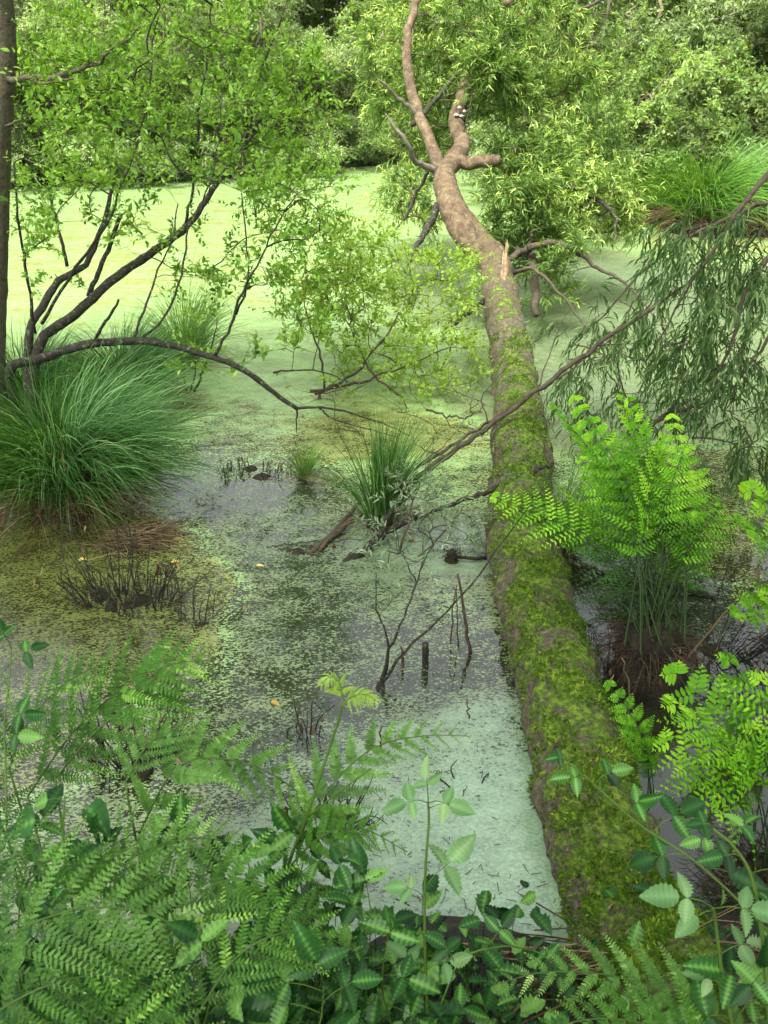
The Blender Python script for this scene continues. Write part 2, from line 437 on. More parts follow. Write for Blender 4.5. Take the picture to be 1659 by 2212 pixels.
# ------------------------------------------------------------------ branching
class Plant:
    """limbs given by hand, twigs grown from them to a cloud of points, leafy shoots on the twigs"""
    def __init__(s, seed, rtip=.0022, pw=.45):
        s.rng = RG(seed); s.rtip = rtip; s.pw = pw
        s.pos = []; s.par = []; s.rad = []; s.chains = []; s.limbs = []
    def limb(s, path, r, k=8, rough=.05, wiggle=0.0, nodes=True, cap=True):
        path = np.array(path, float)
        if wiggle:
            w_ = s.rng.normal(0, wiggle, path.shape); w_[0] = 0
            path = path + w_
        r = np.interp(np.linspace(0, 1, len(path)), np.linspace(0, 1, len(r)), r)
        s.limbs.append((path, r, k, rough))
        if nodes:
            for p_, rr in zip(path, r):
                s.pos.append(p_); s.par.append(-1); s.rad.append(rr)
        return path
    def colonize(s, targets, step=.09, curl=.5, jit=.012):
        tg = np.asarray(targets)
        N = len(s.pos)
        cap_ = N + len(tg) * 60
        P = np.zeros((cap_, 3)); P[:N] = s.pos
        Dr = np.zeros((cap_, 3))
        par = list(s.par)
        d0 = np.min(np.linalg.norm(tg[:, None] - P[None, :N:max(1, N // 200)], axis=2), 1)
        for ti in np.argsort(d0):
            t_ = tg[ti]
            dv = P[:N] - t_
            d = np.sqrt((dv ** 2).sum(1))
            j = int(np.argmin(d + .6 * np.maximum(0, dv[:, 2])))
            L = d[j]
            if L < .03: continue
            k = int(min(50, max(2, math.ceil(L / step))))
            c = P[j] + (Dr[j] * curl + unit(t_ - P[j]) * (1 - curl) * .8 + np.array([0, 0, .15])) * L * .5
            f = np.linspace(0, 1, k + 1)[1:, None]
            q = (1 - f) ** 2 * P[j] + 2 * f * (1 - f) * c + f * f * t_
            q = q + s.rng.normal(0, jit, q.shape) * min(1, L)
            idx = [j]
            prev = P[j]; pj = j
            for q_ in q:
                if N >= cap_: break
                P[N] = q_; Dr[N] = unit(q_ - prev); par.append(pj); pj = N; idx.append(N); N += 1; prev = q_
            s.chains.append(idx)
        s.P = P[:N]; s.D = Dr[:N]; s.par2 = np.array(par)
        cnt = np.zeros(N)
        for ch in s.chains: cnt[ch[-1]] += 1
        for i in range(N - 1, -1, -1):
            if s.par2[i] >= 0: cnt[s.par2[i]] += cnt[i]
        s.cnt = cnt
        s.R = s.rtip * np.maximum(cnt, 1) ** s.pw
    def wood(s, mb, kt=4):
        for path, r, k, rough in s.limbs:
            mb.tube(path, r, k, s.rng.random(), rough, s.rng)
        for ch in s.chains:
            r = s.R[ch].copy(); r[0] = r[1]
            r[-1] *= .6
            mb.tube(s.P[ch], r, kt if r[0] < .012 else 6, s.rng.random(), cap=False)
    def sites(s, every=1, maxcnt=3, mincnt=0):
        i = np.where((s.par2 >= 0) & (s.cnt <= maxcnt))[0][::every]
        return s.P[i], s.D[i]
def shoots(mb_wood, mb_leaf, P, D, rng, m=3, L=.2, q=8, leaf=.05, width=.45, tpl=FOLD, spread=.8, droop=0.0, rise=.15, rw=.0012, out=.55, lj=.25, tone=None, tilt=.6, base=.15, tipboost=.0):
    N = len(P)
    P = np.repeat(P, m, 0); D = np.repeat(D, m, 0)
    d = unit(D + rng.normal(0, spread, D.shape) + np.array([0, 0, rise]))
    Ls = L * rng.uniform(.5, 1.3, len(P))
    end = P + d * Ls[:, None] + np.array([0, 0, -1]) * (droop * Ls)[:, None]
    if mb_wood is not None: mb_wood.sticks(P, end, rw, rw * .5, .5)
    ct = rng.random(len(P)) if tone is None else tone(P)
    f = np.tile(np.linspace(base, 1, q), len(P))
    PP = np.repeat(P, q, 0); EE = np.repeat(end, q, 0); dd = np.repeat(unit(end - P), q, 0)
    pos_ = PP + (EE - PP) * f[:, None]
    side = unit(np.cross(dd, rng.normal(0, 1, dd.shape) + np.array([0, 0, 1.2])))
    side *= np.where(np.arange(len(side)) % 2, 1, -1)[:, None]
    ld = unit(dd * (1 - out) + side * out + rng.normal(0, .25, dd.shape) + np.array([0, 0, -droop * .7]))
    ll = leaf * rng.uniform(1 - lj, 1 + lj, len(pos_)) * (1 - .35 * f ** 3)
    rn = np.clip(.55 * np.repeat(ct, q) + .45 * rng.random(len(pos_)) + tipboost * (f > .8), 0, 1)
    mb_leaf.leaves(pos_, ld, ll, tpl, rng, width / 1.0, rn, tilt=tilt)
def cloud(rng, n, regions):
    """regions: (u0, v0, u1, v1, y0, y1, weight): a block of air, given by where its corners stand"""
    w_ = np.array([r[6] for r in regions], float); w_ /= w_.sum()
    o = []
    for i in rng.choice(len(regions), n, p=w_):
        u0, v0, u1, v1, y0, y1, _ = regions[i]
        o.append(at(rng.uniform(u0, u1), rng.uniform(v0, v1), rng.uniform(y0, y1)))
    return np.array(o)
def ellip(rng, n, c, r, shell=.5):
    d = unit(rng.normal(0, 1, (n, 3)))
    return np.array(c) + d * np.array(r) * (shell + (1 - shell) * rng.random((n, 1)) ** .5)

# ------------------------------------------------------------------ far trees: four kinds, copied along the shores
def far_tree(kind, name, label, cat, mat, seed, H, Rr, leafL, width, nt_=230, m_=11, q_=10, shootL=.42, low=.3, tpl=DIAMOND, group=None, multi=3, droop=.1):
    rng = RG(seed)
    t_ = thing(name, label, cat, (0, 0, 0), group)
    pl = Plant(seed, .006, .45)
    for k in range(multi):
        a = k * 2 * pi / multi + rng.uniform(0, 1)
        lean = .25 * Rr if multi > 1 else .1
        pts = [(0.08 * cos(a), .08 * sin(a), -.2), (lean * cos(a) * .5, lean * sin(a) * .5, H * .25), (lean * cos(a) * 1.3, lean * sin(a) * 1.3, H * .5), (lean * cos(a) * 1.5, lean * sin(a) * 1.7, H * .8)]
        pl.limb(spline(pts, 14), [.12 * H / 9, .05 * H / 9, .02], 7, .06, .04)
    lumps = []
    for k in range(20):
        a = rng.uniform(0, 2 * pi); zz = low * 1.0 + (H - low) * rng.beta(1.0, 1.25)
        rr = Rr * (1 - .5 * abs(zz / H - .35)) * rng.uniform(.3, .85)
        lumps.append((rr * cos(a), rr * sin(a), zz))
    tg = np.concatenate([ellip(rng, nt_ // 20, c, (Rr * .42, Rr * .42, H * .09), .35) for c in lumps])
    tg = tg[tg[:, 2] > low]
    pl.colonize(tg, .25, .4, .05)
    wd = MB(); lf = MB()
    P, D = pl.sites(1, 2)
    sel = rng.random(len(P)) < min(1, 2.2 * nt_ / len(P))
    shoots(wd, lf, P[sel], D[sel], rng, m_, shootL, q_, leafL, width, tpl, .9, droop, .1, .003, .6, .3, lambda p_: np.clip(.5 + .25 * np.sin(p_[:, 0] * 2.3 + seed) + .25 * np.sin(p_[:, 2] * 2.9 + p_[:, 1] * 2) + rng.normal(0, .15, len(p_)), 0, 1))
    pl.wood(wd)
    wd.build('trunk', MT['bark_far'], t_)
    lf.build('crown', mat, t_)
    return t_
def copy_tree(o, loc, rz, s, label, mat=None):
    r = o.copy(); C.objects.link(r)
    r.location = loc; r.rotation_euler = (0, 0, rz); r.scale = s
    r['label'] = label; r['_o'] = list(map(float, loc))
    for ch in list(o.children):
        c = ch.copy(); C.objects.link(c); c.parent = r
        if mat and ch.name.startswith('crown'):
            c.material_slots[0].link = 'OBJECT'; c.material_slots[0].material = mat
    return r
G_FAR = 'trees along the far shore of the pond'
K = [far_tree(0, 'broadleaf_tree', 'x', 'tree', MT['far_a'], 11, 8.5, 2.8, .105, .5, group=G_FAR, nt_=420),
     far_tree(1, 'broadleaf_tree', 'x', 'tree', MT['far_a'], 12, 10, 3.0, .12, .42, group=G_FAR, nt_=460),
     far_tree(2, 'willow_shrub', 'x', 'shrub', MT['far_b'], 13, 4.8, 2.4, .085, .36, group='willow shrubs at the water edge', nt_=380, low=.05, shootL=.34, multi=5),
     far_tree(3, 'willow_shrub', 'x', 'shrub', MT['far_b'], 14, 3.4, 2.0, .075, .42, group='willow shrubs at the water edge', nt_=320, low=.02, shootL=.3, multi=5)]
# (kind, u of the foot, distance, scale, material, label)
FT = [
 (0, -60, 27, 1.1, 'far_a', 'mid green tree at the far left corner of the pond behind the grey trunk'),
 (1, 110, 29, 1.0, 'far_c', 'dark green tree in the back row at the left above the leafy willow screen'),
 (0, 260, 26, 1.05, 'far_b', 'greyish tree in the back row left of centre behind the willow shoots'),
 (1, 400, 29.5, 1.1, 'far_a', 'tall green tree in the back row behind the tip of the dark diagonal limb'),
 (0, 520, 27.5, 1.0, 'far_c', 'dark tree between the grey shrubs left of the dark gap in the far bank'),
 (1, 640, 30, 1.15, 'far_b', 'grey green tree just left of the dark gap at the top of the photo'),
 (0, 760, 31, 1.0, 'far_c', 'shadowy dark tree filling the dark gap behind the bright tongue of water'),
 (1, 860, 29.5, 1.1, 'far_a', 'green tree behind the tall bare fork of the fallen tree'),
 (0, 990, 28, 1.05, 'far_c', 'dark tree behind the crown of the fallen tree'),
 (1, 1110, 27, 1.1, 'far_b', 'grey green tree behind the right half of the fallen crown'),
 (0, 1240, 26, 1.1, 'far_a', 'green tree in the back row right of the fallen crown'),
 (1, 1370, 25, 1.0, 'far_b', 'pale tree in the back row with thin bare grey stems'),
 (0, 1500, 24, 1.1, 'far_a', 'green tree in the back row above the pale willow shrubs at right'),
 (1, 1640, 25, 1.05, 'far_c', 'dark tree in the top right corner of the back row'),
 (1, 1790, 22, 1.0, 'far_a', 'green tree cut off by the right edge of the photo'),
 (2, 20, 22.5, .95, 'far_b', 'grey shrub overhanging the far water at the left edge'),
 (3, 130, 22.2, 1.1, 'far_c', 'dark low shrub over the left end of the far waterline'),
 (2, 230, 23, 1.0, 'far_b', 'grey green shrub on the far waterline behind the leaning dark limbs'),
 (3, 340, 22.8, 1.2, 'far_a', 'green low shrub on the far waterline behind the broken upright limb'),
 (2, 440, 23.5, 1.0, 'far_b', 'silvery shrub on the far bank beside the tip of the dark diagonal limb'),
 (3, 560, 23.8, 1.25, 'far_a', 'rounded green shrub left of the tongue of bright far water'),
 (2, 650, 25.2, .85, 'far_b', 'pale shrub with dark arching branches at the far waterline'),
 (3, 735, 27.5, .8, 'far_c', 'small dark bush at the foot of the dark gap'),
 (3, 795, 26.5, .42, 'far_b', 'tiny pale bush standing at the water edge below the dark gap'),
 (2, 880, 26.2, .9, 'far_a', 'green shrub at the water edge behind the fork of the fallen tree'),
 (2, 1190, 18.8, 1.15, 'far_b', 'pale shrub on the right bank just right of the fallen crown'),
 (3, 1290, 17.4, 1.35, 'far_a', 'green bush on the right bank left of the far grass tussock'),
 (2, 1400, 18.4, 1.25, 'far_b', 'large pale willow shrub behind the far grass tussock at right'),
 (2, 1540, 17.8, 1.25, 'far_b', 'broad silvery willow shrub above the right end of the far tussock'),
 (3, 1660, 16.6, 1.5, 'far_b', 'pale shrub at the right edge behind the bright right water'),
 (2, 1760, 17.5, 1.0, 'far_a', 'green shrub half out of the photo at the right edge of the bank'),
]
rngf = RG(5)
used = set()
for kind, u, d, s_, mat, lab in FT:
    if kind > 1 and u < 900: d -= 1.1
    x = (u - CX) / F * d / cos(PITCH) * 1.02
    z = float(ground_h(np.array([x]), np.array([float(d)]))[0])
    loc = (x, d, max(z, 0) - .05)
    sc3 = (s_, s_, s_ * rngf.uniform(.9, 1.1))
    rz = rngf.uniform(0, 6.28)
    if kind not in used:
        used.add(kind); o = K[kind]
        o.location = loc; o.rotation_euler = (0, 0, rz); o.scale = sc3; o['label'] = lab
        for ch in o.children:
            if ch.name.startswith('crown'):
                ch.material_slots[0].link = 'OBJECT'; ch.material_slots[0].material = MT[mat]
    else:
        copy_tree(K[kind], loc, rz, sc3, lab, MT[mat])

# the wood behind, read as one mass
rng = RG(6); nw = 90000
b = MB()
wx = rng.uniform(-32, 32, nw); wy = rng.uniform(33, 40, nw) - .012 * wx ** 2
wz = (9.5 + 1.6 * np.sin(wx * .7) + 1.2 * np.sin(wx * 1.9 + 1)) * rng.random(nw) ** .9
P_ = np.stack([wx, wy, wz + .2], 1)
cl = .5 + .25 * np.sin(wx * 2.1 + wz * 1.3) + .25 * np.sin(wx * .9 - wz * 2.2 + wy)
b.leaves(P_, rng.normal(0, 1, P_.shape), rng.uniform(.2, .42, nw), DIAMOND, rng, .55, np.clip(cl + rng.normal(0, .15, nw), 0, 1), tilt=.8)
for k in range(60):
    x = rng.uniform(-30, 30); y = rng.uniform(33, 39) - .012 * x * x
    b.tube(spline([(x, y, -.2), (x + rng.normal(0, .3), y, 4), (x + rng.normal(0, .7), y, 9)], 8), [.14, .13, .12, .1, .09, .07, .05, .03], 6, .1)
o = b.build('woods', MT['far_c']); o['kind'] = 'stuff'
# ------------------------------------------------------------------ the fallen tree
LOG = [(1500, 2330, .34, .20), (1432, 2130, .17, .19), (1370, 2030, .09, .180), (1308, 1850, .09, .176), (1266, 1700, .09, .180), (1210, 1500, .09, .174), (1166, 1330, .09, .174), (1133, 1200, .10, .182),
       (1118, 1100, .11, .176), (1130, 1000, .13, .180), (1126, 930, .15, .178), (1116, 850, .17, .168), (1106, 780, .23, .172)]
LP = [on(u, v, z) for u, v, z, r in LOG] + [at(1090, 700, 7.7), at(1080, 630, 8.15), at(1068, 565, 8.55), at(1022, 518, 8.8), at(985, 465, 9.05), at(964, 410, 9.35), at(960, 372, 9.6)]
LR = [q[3] for q in LOG] + [.165, .150, .150, .150, .140, .118, .105]
FT_ = thing('fallen_tree', 'mossy fallen tree lying across the pond with its forked top rising above the water', 'fallen tree', (LP[3][0], LP[3][1], 0))
NL = 620
lp = spline(LP, NL); lr = np.interp(np.linspace(0, 1, NL), np.linspace(0, 1, len(LR)), LR)
T, N, B = frames(lp)
KA = 96
ang = np.arange(KA) * 2 * pi / KA
AA, SS = np.meshgrid(ang, np.linspace(0, 1, NL))
rng = RG(77)
def fbm_ring(A, S_, rng, octs):
    o = np.zeros_like(A)
    for fa, fs, amp in octs:
        for _ in range(3):
            ph = rng.uniform(0, 6.28, 2); ka = rng.integers(-fa, fa + 1)
            o += amp / 2 * np.sin(ka * A + fs * rng.uniform(.6, 1.4) * S_ * 6.28 + ph[0])
    return o
rough = fbm_ring(AA, SS, rng, [(2, 4, .045), (3, 11, .028), (6, 30, .016), (11, 70, .010)]) + rng.normal(0, .006, AA.shape)
# the burr and the collars
def bump_at(s0, a0, ws, wa, h):
    da = (AA - a0 + pi) % (2 * pi) - pi
    return h * np.exp(-((SS - s0) / ws) ** 2 - (da / wa) ** 2)
# angle 0 is N (up), angle pi/2 is B
rough += bump_at(.49, -1.1, .018, .8, .30) + bump_at(.36, .4, .012, 2, .07) + bump_at(.27, .2, .015, 3, .05) + bump_at(.17, 1.4, .010, .5, .16)
rough += bump_at(.735, 0, .006, 3, .10)
from mathutils import noise as mnoise, Vector
dirs = np.cos(AA)[..., None] * N[:, None] + np.sin(AA)[..., None] * B[:, None]
q0 = (lp[:, None] + lr[:, None, None] * dirs).reshape(-1, 3)
axis_s = np.repeat(np.linspace(0, 1, NL) * 8, KA)
dis = np.array([.010 * mnoise.noise(Vector(p_ * 9)) + .007 * mnoise.noise(Vector(p_ * 26)) + .0035 * mnoise.noise(Vector(p_ * 75)) for p_ in q0]).reshape(NL, KA)
cush = np.array([max(0, mnoise.noise(Vector(p_ * 6.5)) + .25 * mnoise.noise(Vector(p_ * 31))) for p_ in q0]).reshape(NL, KA)
dis = dis + .030 * cush * (np.cos(AA) > -.3) * np.interp(np.linspace(0, 1, NL), [0, .6, .75], [1, 1, 0])[:, None]
RR = lr[:, None] * (1 + rough) + dis * np.interp(np.linspace(0, 1, NL), [0, .55, 1], [1.5, 1.2, .7])[:, None]
V = lp[:, None] + RR[..., None] * (np.cos(AA)[..., None] * N[:, None] + np.sin(AA)[..., None] * B[:, None])
i = np.arange(NL - 1)[:, None] * KA; j = np.arange(KA)[None]
q = np.stack([i + j, i + (j + 1) % KA, i + KA + (j + 1) % KA, i + KA + j], -1).reshape(-1, 4)
b = MB(); b.add(V, [q, np.arange(KA)[None, ::-1]], np.repeat(np.linspace(0, 1, NL), KA))
# moss + bark material; rnd carries the place along the trunk (0 root, 1 fork)
m, n, out = newmat('mossy_bark')
geo = n.nodes.new('ShaderNodeNewGeometry'); pos = geo.outputs['Position']
al = n.nodes.new('ShaderNodeAttribute'); al.attribute_name = 'rnd'
sx = n.nodes.new('ShaderNodeSeparateXYZ'); n.links.new(geo.outputs['Normal'], sx.inputs[0])
n1 = noise(n, 9, 6, .65, pos, .5); n2 = noise(n, 40, 5, .7, pos); n3 = noise(n, 2.5, 2, .5, pos)
barkc = ramp(n, n2, [(.3, (.030, .024, .016)), (.5, (.085, .070, .045)), (.7, (.16, .14, .10))])
redc = ramp(n, n1, [(.35, (.04, .028, .016)), (.55, (.105, .072, .040)), (.7, (.19, .14, .085))])
k1 = ramp(n, al.outputs['Fac'], [(.66, (0, 0, 0)), (.80, (1, 1, 1))])
bk = mixc(n, k1, barkc, redc)
n5 = noise(n, 22, 6, .75, pos, .3)
bk = mixc(n, ramp(n, n5, [(.56, (0, 0, 0)), (.62, (.75, .75, .75))]), bk, (.15, .15, .09))
bk = mixc(n, ramp(n, n5, [(.36, (.8, .8, .8)), (.44, (0, 0, 0))]), bk, (.035, .026, .018))
mossc = ramp(n, n2, [(.3, (.025, .05, .006)), (.5, (.085, .15, .012)), (.7, (.24, .31, .03))])
lvl = ramp(n, al.outputs['Fac'], [(0, (.52, .52, .52)), (.42, (.49, .49, .49)), (.60, (.46, .46, .46)), (.82, (.40, .40, .40)), (1, (.30, .30, .30))])
mm = math_(n, 'ADD', math_(n, 'MULTIPLY', sx.outputs['Z'], .16), math_(n, 'ADD', math_(n, 'MULTIPLY', n1, .8), math_(n, 'MULTIPLY', n2, .3)))
mm = math_(n, 'ADD', mm, math_(n, 'SUBTRACT', lvl, 1.10))
mk = math_(n, 'MULTIPLY', mm, 9, True)
col = mixc(n, mk, bk, mossc)
p = n.nodes.new('ShaderNodeBsdfPrincipled'); p.inputs['Roughness'].default_value = .85; p.inputs['Specular IOR Level'].default_value = .25
n.links.new(col, p.inputs['Base Color'])
bp = n.nodes.new('ShaderNodeBump'); bp.inputs['Strength'].default_value = .9; bp.inputs['Distance'].default_value = .02
hh = math_(n, 'ADD', math_(n, 'ADD', math_(n, 'MULTIPLY', mk, .5), math_(n, 'MULTIPLY', n5, .8)), math_(n, 'MULTIPLY', noise(n, 90, 5, .8, pos), math_(n, 'ADD', math_(n, 'MULTIPLY', mk, .6), .4)))
n.links.new(hh, bp.inputs['Height']); n.links.new(bp.outputs[0], p.inputs['Normal'])
n.links.new(p.outputs[0], out.inputs[0])
MT['log'] = m
trunk = b.build('trunk', m, FT_)
# moss tufts standing on the bark
mb = MB()
NM = 60000
si = (rng.random(NM) ** 1.15) * .66
ai = rng.normal(0, 1.05, NM)
def logpt(s_, a_):
    f = s_ * (NL - 1); i0 = f.astype(int); i1 = np.minimum(i0 + 1, NL - 1); w_ = (f - i0)[:, None]
    aa = (a_ % (2 * pi)) / (2 * pi) * KA; j0 = aa.astype(int) % KA; j1 = (j0 + 1) % KA; x_ = (aa - aa.astype(int))[:, None]
    return (V[i0, j0] * (1 - w_) + V[i1, j0] * w_) * (1 - x_) + (V[i0, j1] * (1 - w_) + V[i1, j1] * w_) * x_, N[i0] * np.cos(a_)[:, None] + B[i0] * np.sin(a_)[:, None]
mp_, mn_ = logpt(si, ai)
patch = np.sin(mp_[:, 0] * 17 + 3 * np.sin(mp_[:, 1] * 9)) + np.sin(mp_[:, 1] * 13 + 2 * np.sin(mp_[:, 2] * 21 + mp_[:, 0] * 11)) + .9 * np.cos(ai) - 1.2 * (si - .3) + rng.normal(0, .5, NM)
ok = (patch > .8) & (mp_[:, 2] > .02)
mp_, mn_, pt = mp_[ok], mn_[ok], patch[ok]
mb.leaves(mp_ - mn_ * .003, mn_ + rng.normal(0, .7, mn_.shape), rng.uniform(.008, .026, len(mp_)), DIAMOND, rng, .4, np.clip(.12 + .2 * pt + rng.normal(0, .18, len(pt)), 0, 1), tilt=1)
mo = mb.build('moss', MT['moss'], FT_); mo['kind'] = 'stuff'
# limbs of the fallen tree
pl = Plant(31, .0035, .42)
wd_limbs = []
def flimb(name, lst, r, mat='log', k=12, n_=24, wig=.007, tval=1.0, rough=.05):
    pa = ipath(lst, n_)
    pa = pa + np.vstack([[0, 0, 0], RG(int(lst[0][0] + lst[-1][1])).normal(0, wig, (n_ - 1, 3))])
    rr = np.interp(np.linspace(0, 1, n_), np.linspace(0, 1, len(r)), r)
    b_ = MB(); b_.tube(pa, rr, k, tval, rough, RG(3))
    o_ = b_.build(name, MT[mat], FT_)
    for p__, r_ in zip(pa, rr): pl.pos.append(p__); pl.par.append(-1); pl.rad.append(r_)
    return o_
flimb('limb', [(958, 385, 9.55), (935, 320, 9.9), (900, 235, 10.3), (882, 150, 10.7), (880, 80, 11), (898, 10, 11.3), (915, -60, 11.6)], [.075, .062, .055, .05, .045, .04])
L2 = flimb('limb', [(960, 376, 9.55), (985, 335, 9.9), (1000, 310, 10.1), (985, 270, 10.5), (990, 230, 10.8), (1004, 185, 11.2), (1010, 120, 11.6), (1030, 40, 12.2)], [.10, .095, .085, .075, .065, .055, .03])
flimb('broken_limb', [(985, 350, 9.8), (1020, 352, 9.75), (1050, 348, 9.7), (1079, 346, 9.65)], [.07, .066, .062, .058], n_=12)
flimb('dead_limb', [(905, 250, 10.25), (880, 228, 10.2), (850, 200, 10.1), (815, 168, 10.0)], [.03, .024, .018, .008], 'bark_grey', 8, 14)
flimb('dead_limb', [(948, 372, 9.6), (915, 358, 9.5), (893, 345, 9.4), (880, 310, 9.3), (850, 270, 9.3), (833, 245, 9.3)], [.035, .032, .028, .022, .016, .008], 'bark_grey', 8, 16)
flimb('limb', [(945, 440, 9.2), (930, 480, 9.1), (905, 525, 8.9), (885, 565, 8.7)], [.04, .035, .026, .015], 'bark_dark', 8, 14)
flimb('limb', [(930, 360, 9.9), (905, 410, 10), (880, 460, 10), (860, 495, 9.9)], [.022, .02, .016, .008], 'bark_dark', 8, 12)
flimb('limb', [(1105, 560, 8.7), (1135, 535, 8.9), (1148, 560, 8.9), (1155, 620, 8.7), (1158, 682, 8.4)], [.03, .034, .042, .045, .03], 'bark_brown', 10, 16)
flimb('limb', [(1140, 535, 8.8), (1200, 524, 8.8), (1250, 545, 8.7), (1290, 580, 8.6), (1350, 610, 8.3), (1420, 690, 8.0)], [.034, .028, .024, .018, .013, .005], 'bark_brown', 8, 26)
flimb('limb', [(1110, 590, 8.3), (1150, 580, 8.1), (1190, 610, 7.9), (1230, 660, 7.6), (1275, 720, 7.4)], [.02, .018, .014, .010, .005], 'bark_brown', 8, 18)
flimb('limb', [(1080, 360, 10.2), (1150, 390, 10), (1230, 405, 9.8), (1290, 430, 9.6), (1330, 470, 9.4), (1325, 520, 9.2)], [.04, .034, .028, .024, .018, .01], 'bark_dark', 8, 18)
flimb('limb', [(1060, 40, 12.5), (1080, 15, 12.4), (1110, 0, 12.2), (1150, -20, 12)], [.03, .05, .05, .04], 'log', 8, 10)
flimb('limb', [(890, 270, 10.2), (940, 215, 10.6), (1000, 150, 11), (1060, 115, 11.3), (1115, 100, 11.5)], [.03, .026, .02, .014, .008], 'bark_dark', 8, 16)
flimb('limb', [(1010, 140, 11.6), (1060, 130, 12), (1120, 150, 12.2), (1135, 210, 12), (1130, 280, 11.6)], [.06, .05, .045, .035, .02], 'bark_brown', 8, 16)
flimb('limb', [(1010, 140, 11.6), (1120, 60, 12.5), (1230, 30, 13), (1300, 0, 13.4)], [.05, .04, .03, .015], 'bark_brown', 8, 16)
flimb('limb', [(1045, 650, 8.0), (1020, 665, 7.8), (995, 690, 7.6), (975, 705, 7.4)], [.03, .025, .018, .01], 'bark_dark', 7, 10)
# broken splinter standing on the trunk
b = MB()
for k in range(7):
    o0 = at(1086 + k * 2.6 - 8, 640 - k * 3, 8.05); o1 = at(1094 + k * 2.4 - 8, (575, 540, 560, 525, 518, 570, 590)[k], 8.2)
    b.tube(spline([o0, (o0 + o1) / 2 + [0, -.015, .0], o1], 8), np.array([.022, .021, .018, .015, .013, .010, .007, .003]), 5, .5, .25, rng)
b.build('splintered_stub', MT['split'], FT_, smooth=False)
# bracket fungi on the far limb
for k, (u, v) in enumerate([(992, 232), (996, 250), (990, 262), (1000, 276), (988, 285), (997, 292), (1003, 240), (985, 248)]):
    pb = at(u, v, 10.55 - .004 * k)
    b = MB()
    aa_ = np.linspace(-.3, pi + .3, 9)
    r_ = .022 + .009 * (k % 3)
    top = np.stack([pb[0] + r_ * np.cos(aa_), pb[1] - r_ * 1.1 * np.sin(aa_) - .05, np.full(9, pb[2] + .004)], 1)
    mid_ = top.copy(); mid_[:, 2] -= .014; mid_[:, :2] = pb[:2] + (mid_[:, :2] - pb[:2]) * .95
    cen = np.array([[pb[0], pb[1] + .02, pb[2] + .02], [pb[0], pb[1] + .02, pb[2] - .025]])
    VV = np.vstack([top, mid_, cen])
    b.add(VV, [np.array([(i, i + 1, 18) for i in range(8)]), np.array([(9 + i + 1, 9 + i, 19) for i in range(8)]), np.array([(i, 9 + i, 10 + i, i + 1) for i in range(8)])])
    b.build('bracket_fungus', MT['fungus'], FT_)
# its living crown
tg = cloud(RG(32), 580, [(960, -60, 1230, 120, 11, 13.5, 3), (790, 30, 960, 260, 11, 13, 1.6), (1000, 120, 1110, 200, 10, 11, 1.2), (1030, 60, 1120, 260, 10.6, 12.5, 2), (1110, 120, 1280, 300, 11.5, 13.5, 2.6), (860, 300, 950, 330, 11.5, 12.5, .4),
                         (1070, 300, 1240, 420, 9.4, 11, 2.2), (1060, 400, 1190, 580, 8.9, 9.8, 2.0), (1180, 380, 1360, 510, 9.4, 10.6, 2.0), (840, 380, 950, 480, 10.2, 11.4, .9), (1130, 530, 1250, 640, 8.6, 9, .35),
                         (1240, 60, 1340, 330, 13, 14.5, 1.2), (880, 120, 1000, 330, 11.5, 13, 1)])
pl.colonize(tg, .14, .45, .02)
wd = MB(); lf = MB()
pl.wood(wd)
P, D = pl.sites(2, 2)
r_ = RG(33)
bright = lambda p_: np.clip(.42 + .3 * np.sin(p_[:, 0] * 3.1 + 1) + .25 * np.sin(p_[:, 2] * 4.7 + p_[:, 1] * 2.2) + r_.normal(0, .18, len(p_)), 0, 1)
shoots(wd, lf, P, D, r_, 3, .24, 13, .10, .17, FOLD, .65, .35, .15, .002, .45, .3, bright, tipboost=.3)
PT = pl.P[[c[-1] for c in pl.chains]]; DT = pl.D[[c[-1] for c in pl.chains]]
shoots(wd, lf, PT, DT * .4 + [0, 0, .3], r_, 5, .32, 15, .095, .17, FOLD, .6, .25, .3, .002, .45, .3, bright, tipboost=.4)
wd.build('twigs', MT['bark_brown'], FT_)
lf.build('crown', MT['acacia'], FT_)
# root-end litter and fallen slivers of bark on the trunk
for k in range(14):
    s0 = rng.uniform(.03, .62); a0 = rng.normal(0, .6)
    pp, nn = logpt(np.array([s0]), np.array([a0]))
    b = MB(); dd = rng.normal(0, 1, 3); dd -= nn[0] * dd.dot(nn[0])
    b.leaves(pp + nn * .012, [dd], [rng.uniform(.03, .075)], LANCE, rng, .2, np.array([rng.random()]), U=nn)
    tag(b.build('fallen_leaf', MT['straw'], None, pp[0]), 'dry narrow leaf lying on the mossy trunk', 'leaf', 'dry leaves lying on the mossy trunk')

exec_parts = True
# ------------------------------------------------------------------ left willow
W1 = thing('willow_tree', 'bright leafy willow at left with dark leaning limbs and a long arching branch', 'willow', at(90, 800, 5.9) * [1, 1, 0])
wb = W1.location
pl = Plant(41, .0017, .42)
base0 = at(60, 760, 5.95)
root = np.array([base0[0] - .1, base0[1], -.05])
DK = MB()
def wl(lst, r, n_=22, k=9, wig=.006, rough=.07, mbx=None, first=None):
    pts = [at(*q_) for q_ in lst]
    if first is not None: pts = [first] + pts
    pa = spline(pts, n_)
    pl.limb(pa, r, k, rough, wig * .45)
    return pa
wl([(20, 810, 5.55), (90, 775, 5.55), (200, 742, 5.6), (320, 738, 5.65), (440, 765, 5.7), (530, 800, 5.72), (600, 855, 5.75), (642, 882, 5.75)], [.034, .033, .029, .026, .023, .020, .017, .014], 44, first=root)
wl([(642, 882, 5.75), (700, 880, 5.8), (760, 893, 5.85), (830, 915, 5.9), (885, 943, 6.0)], [.011, .009, .007, .005, .003], 20, 6)
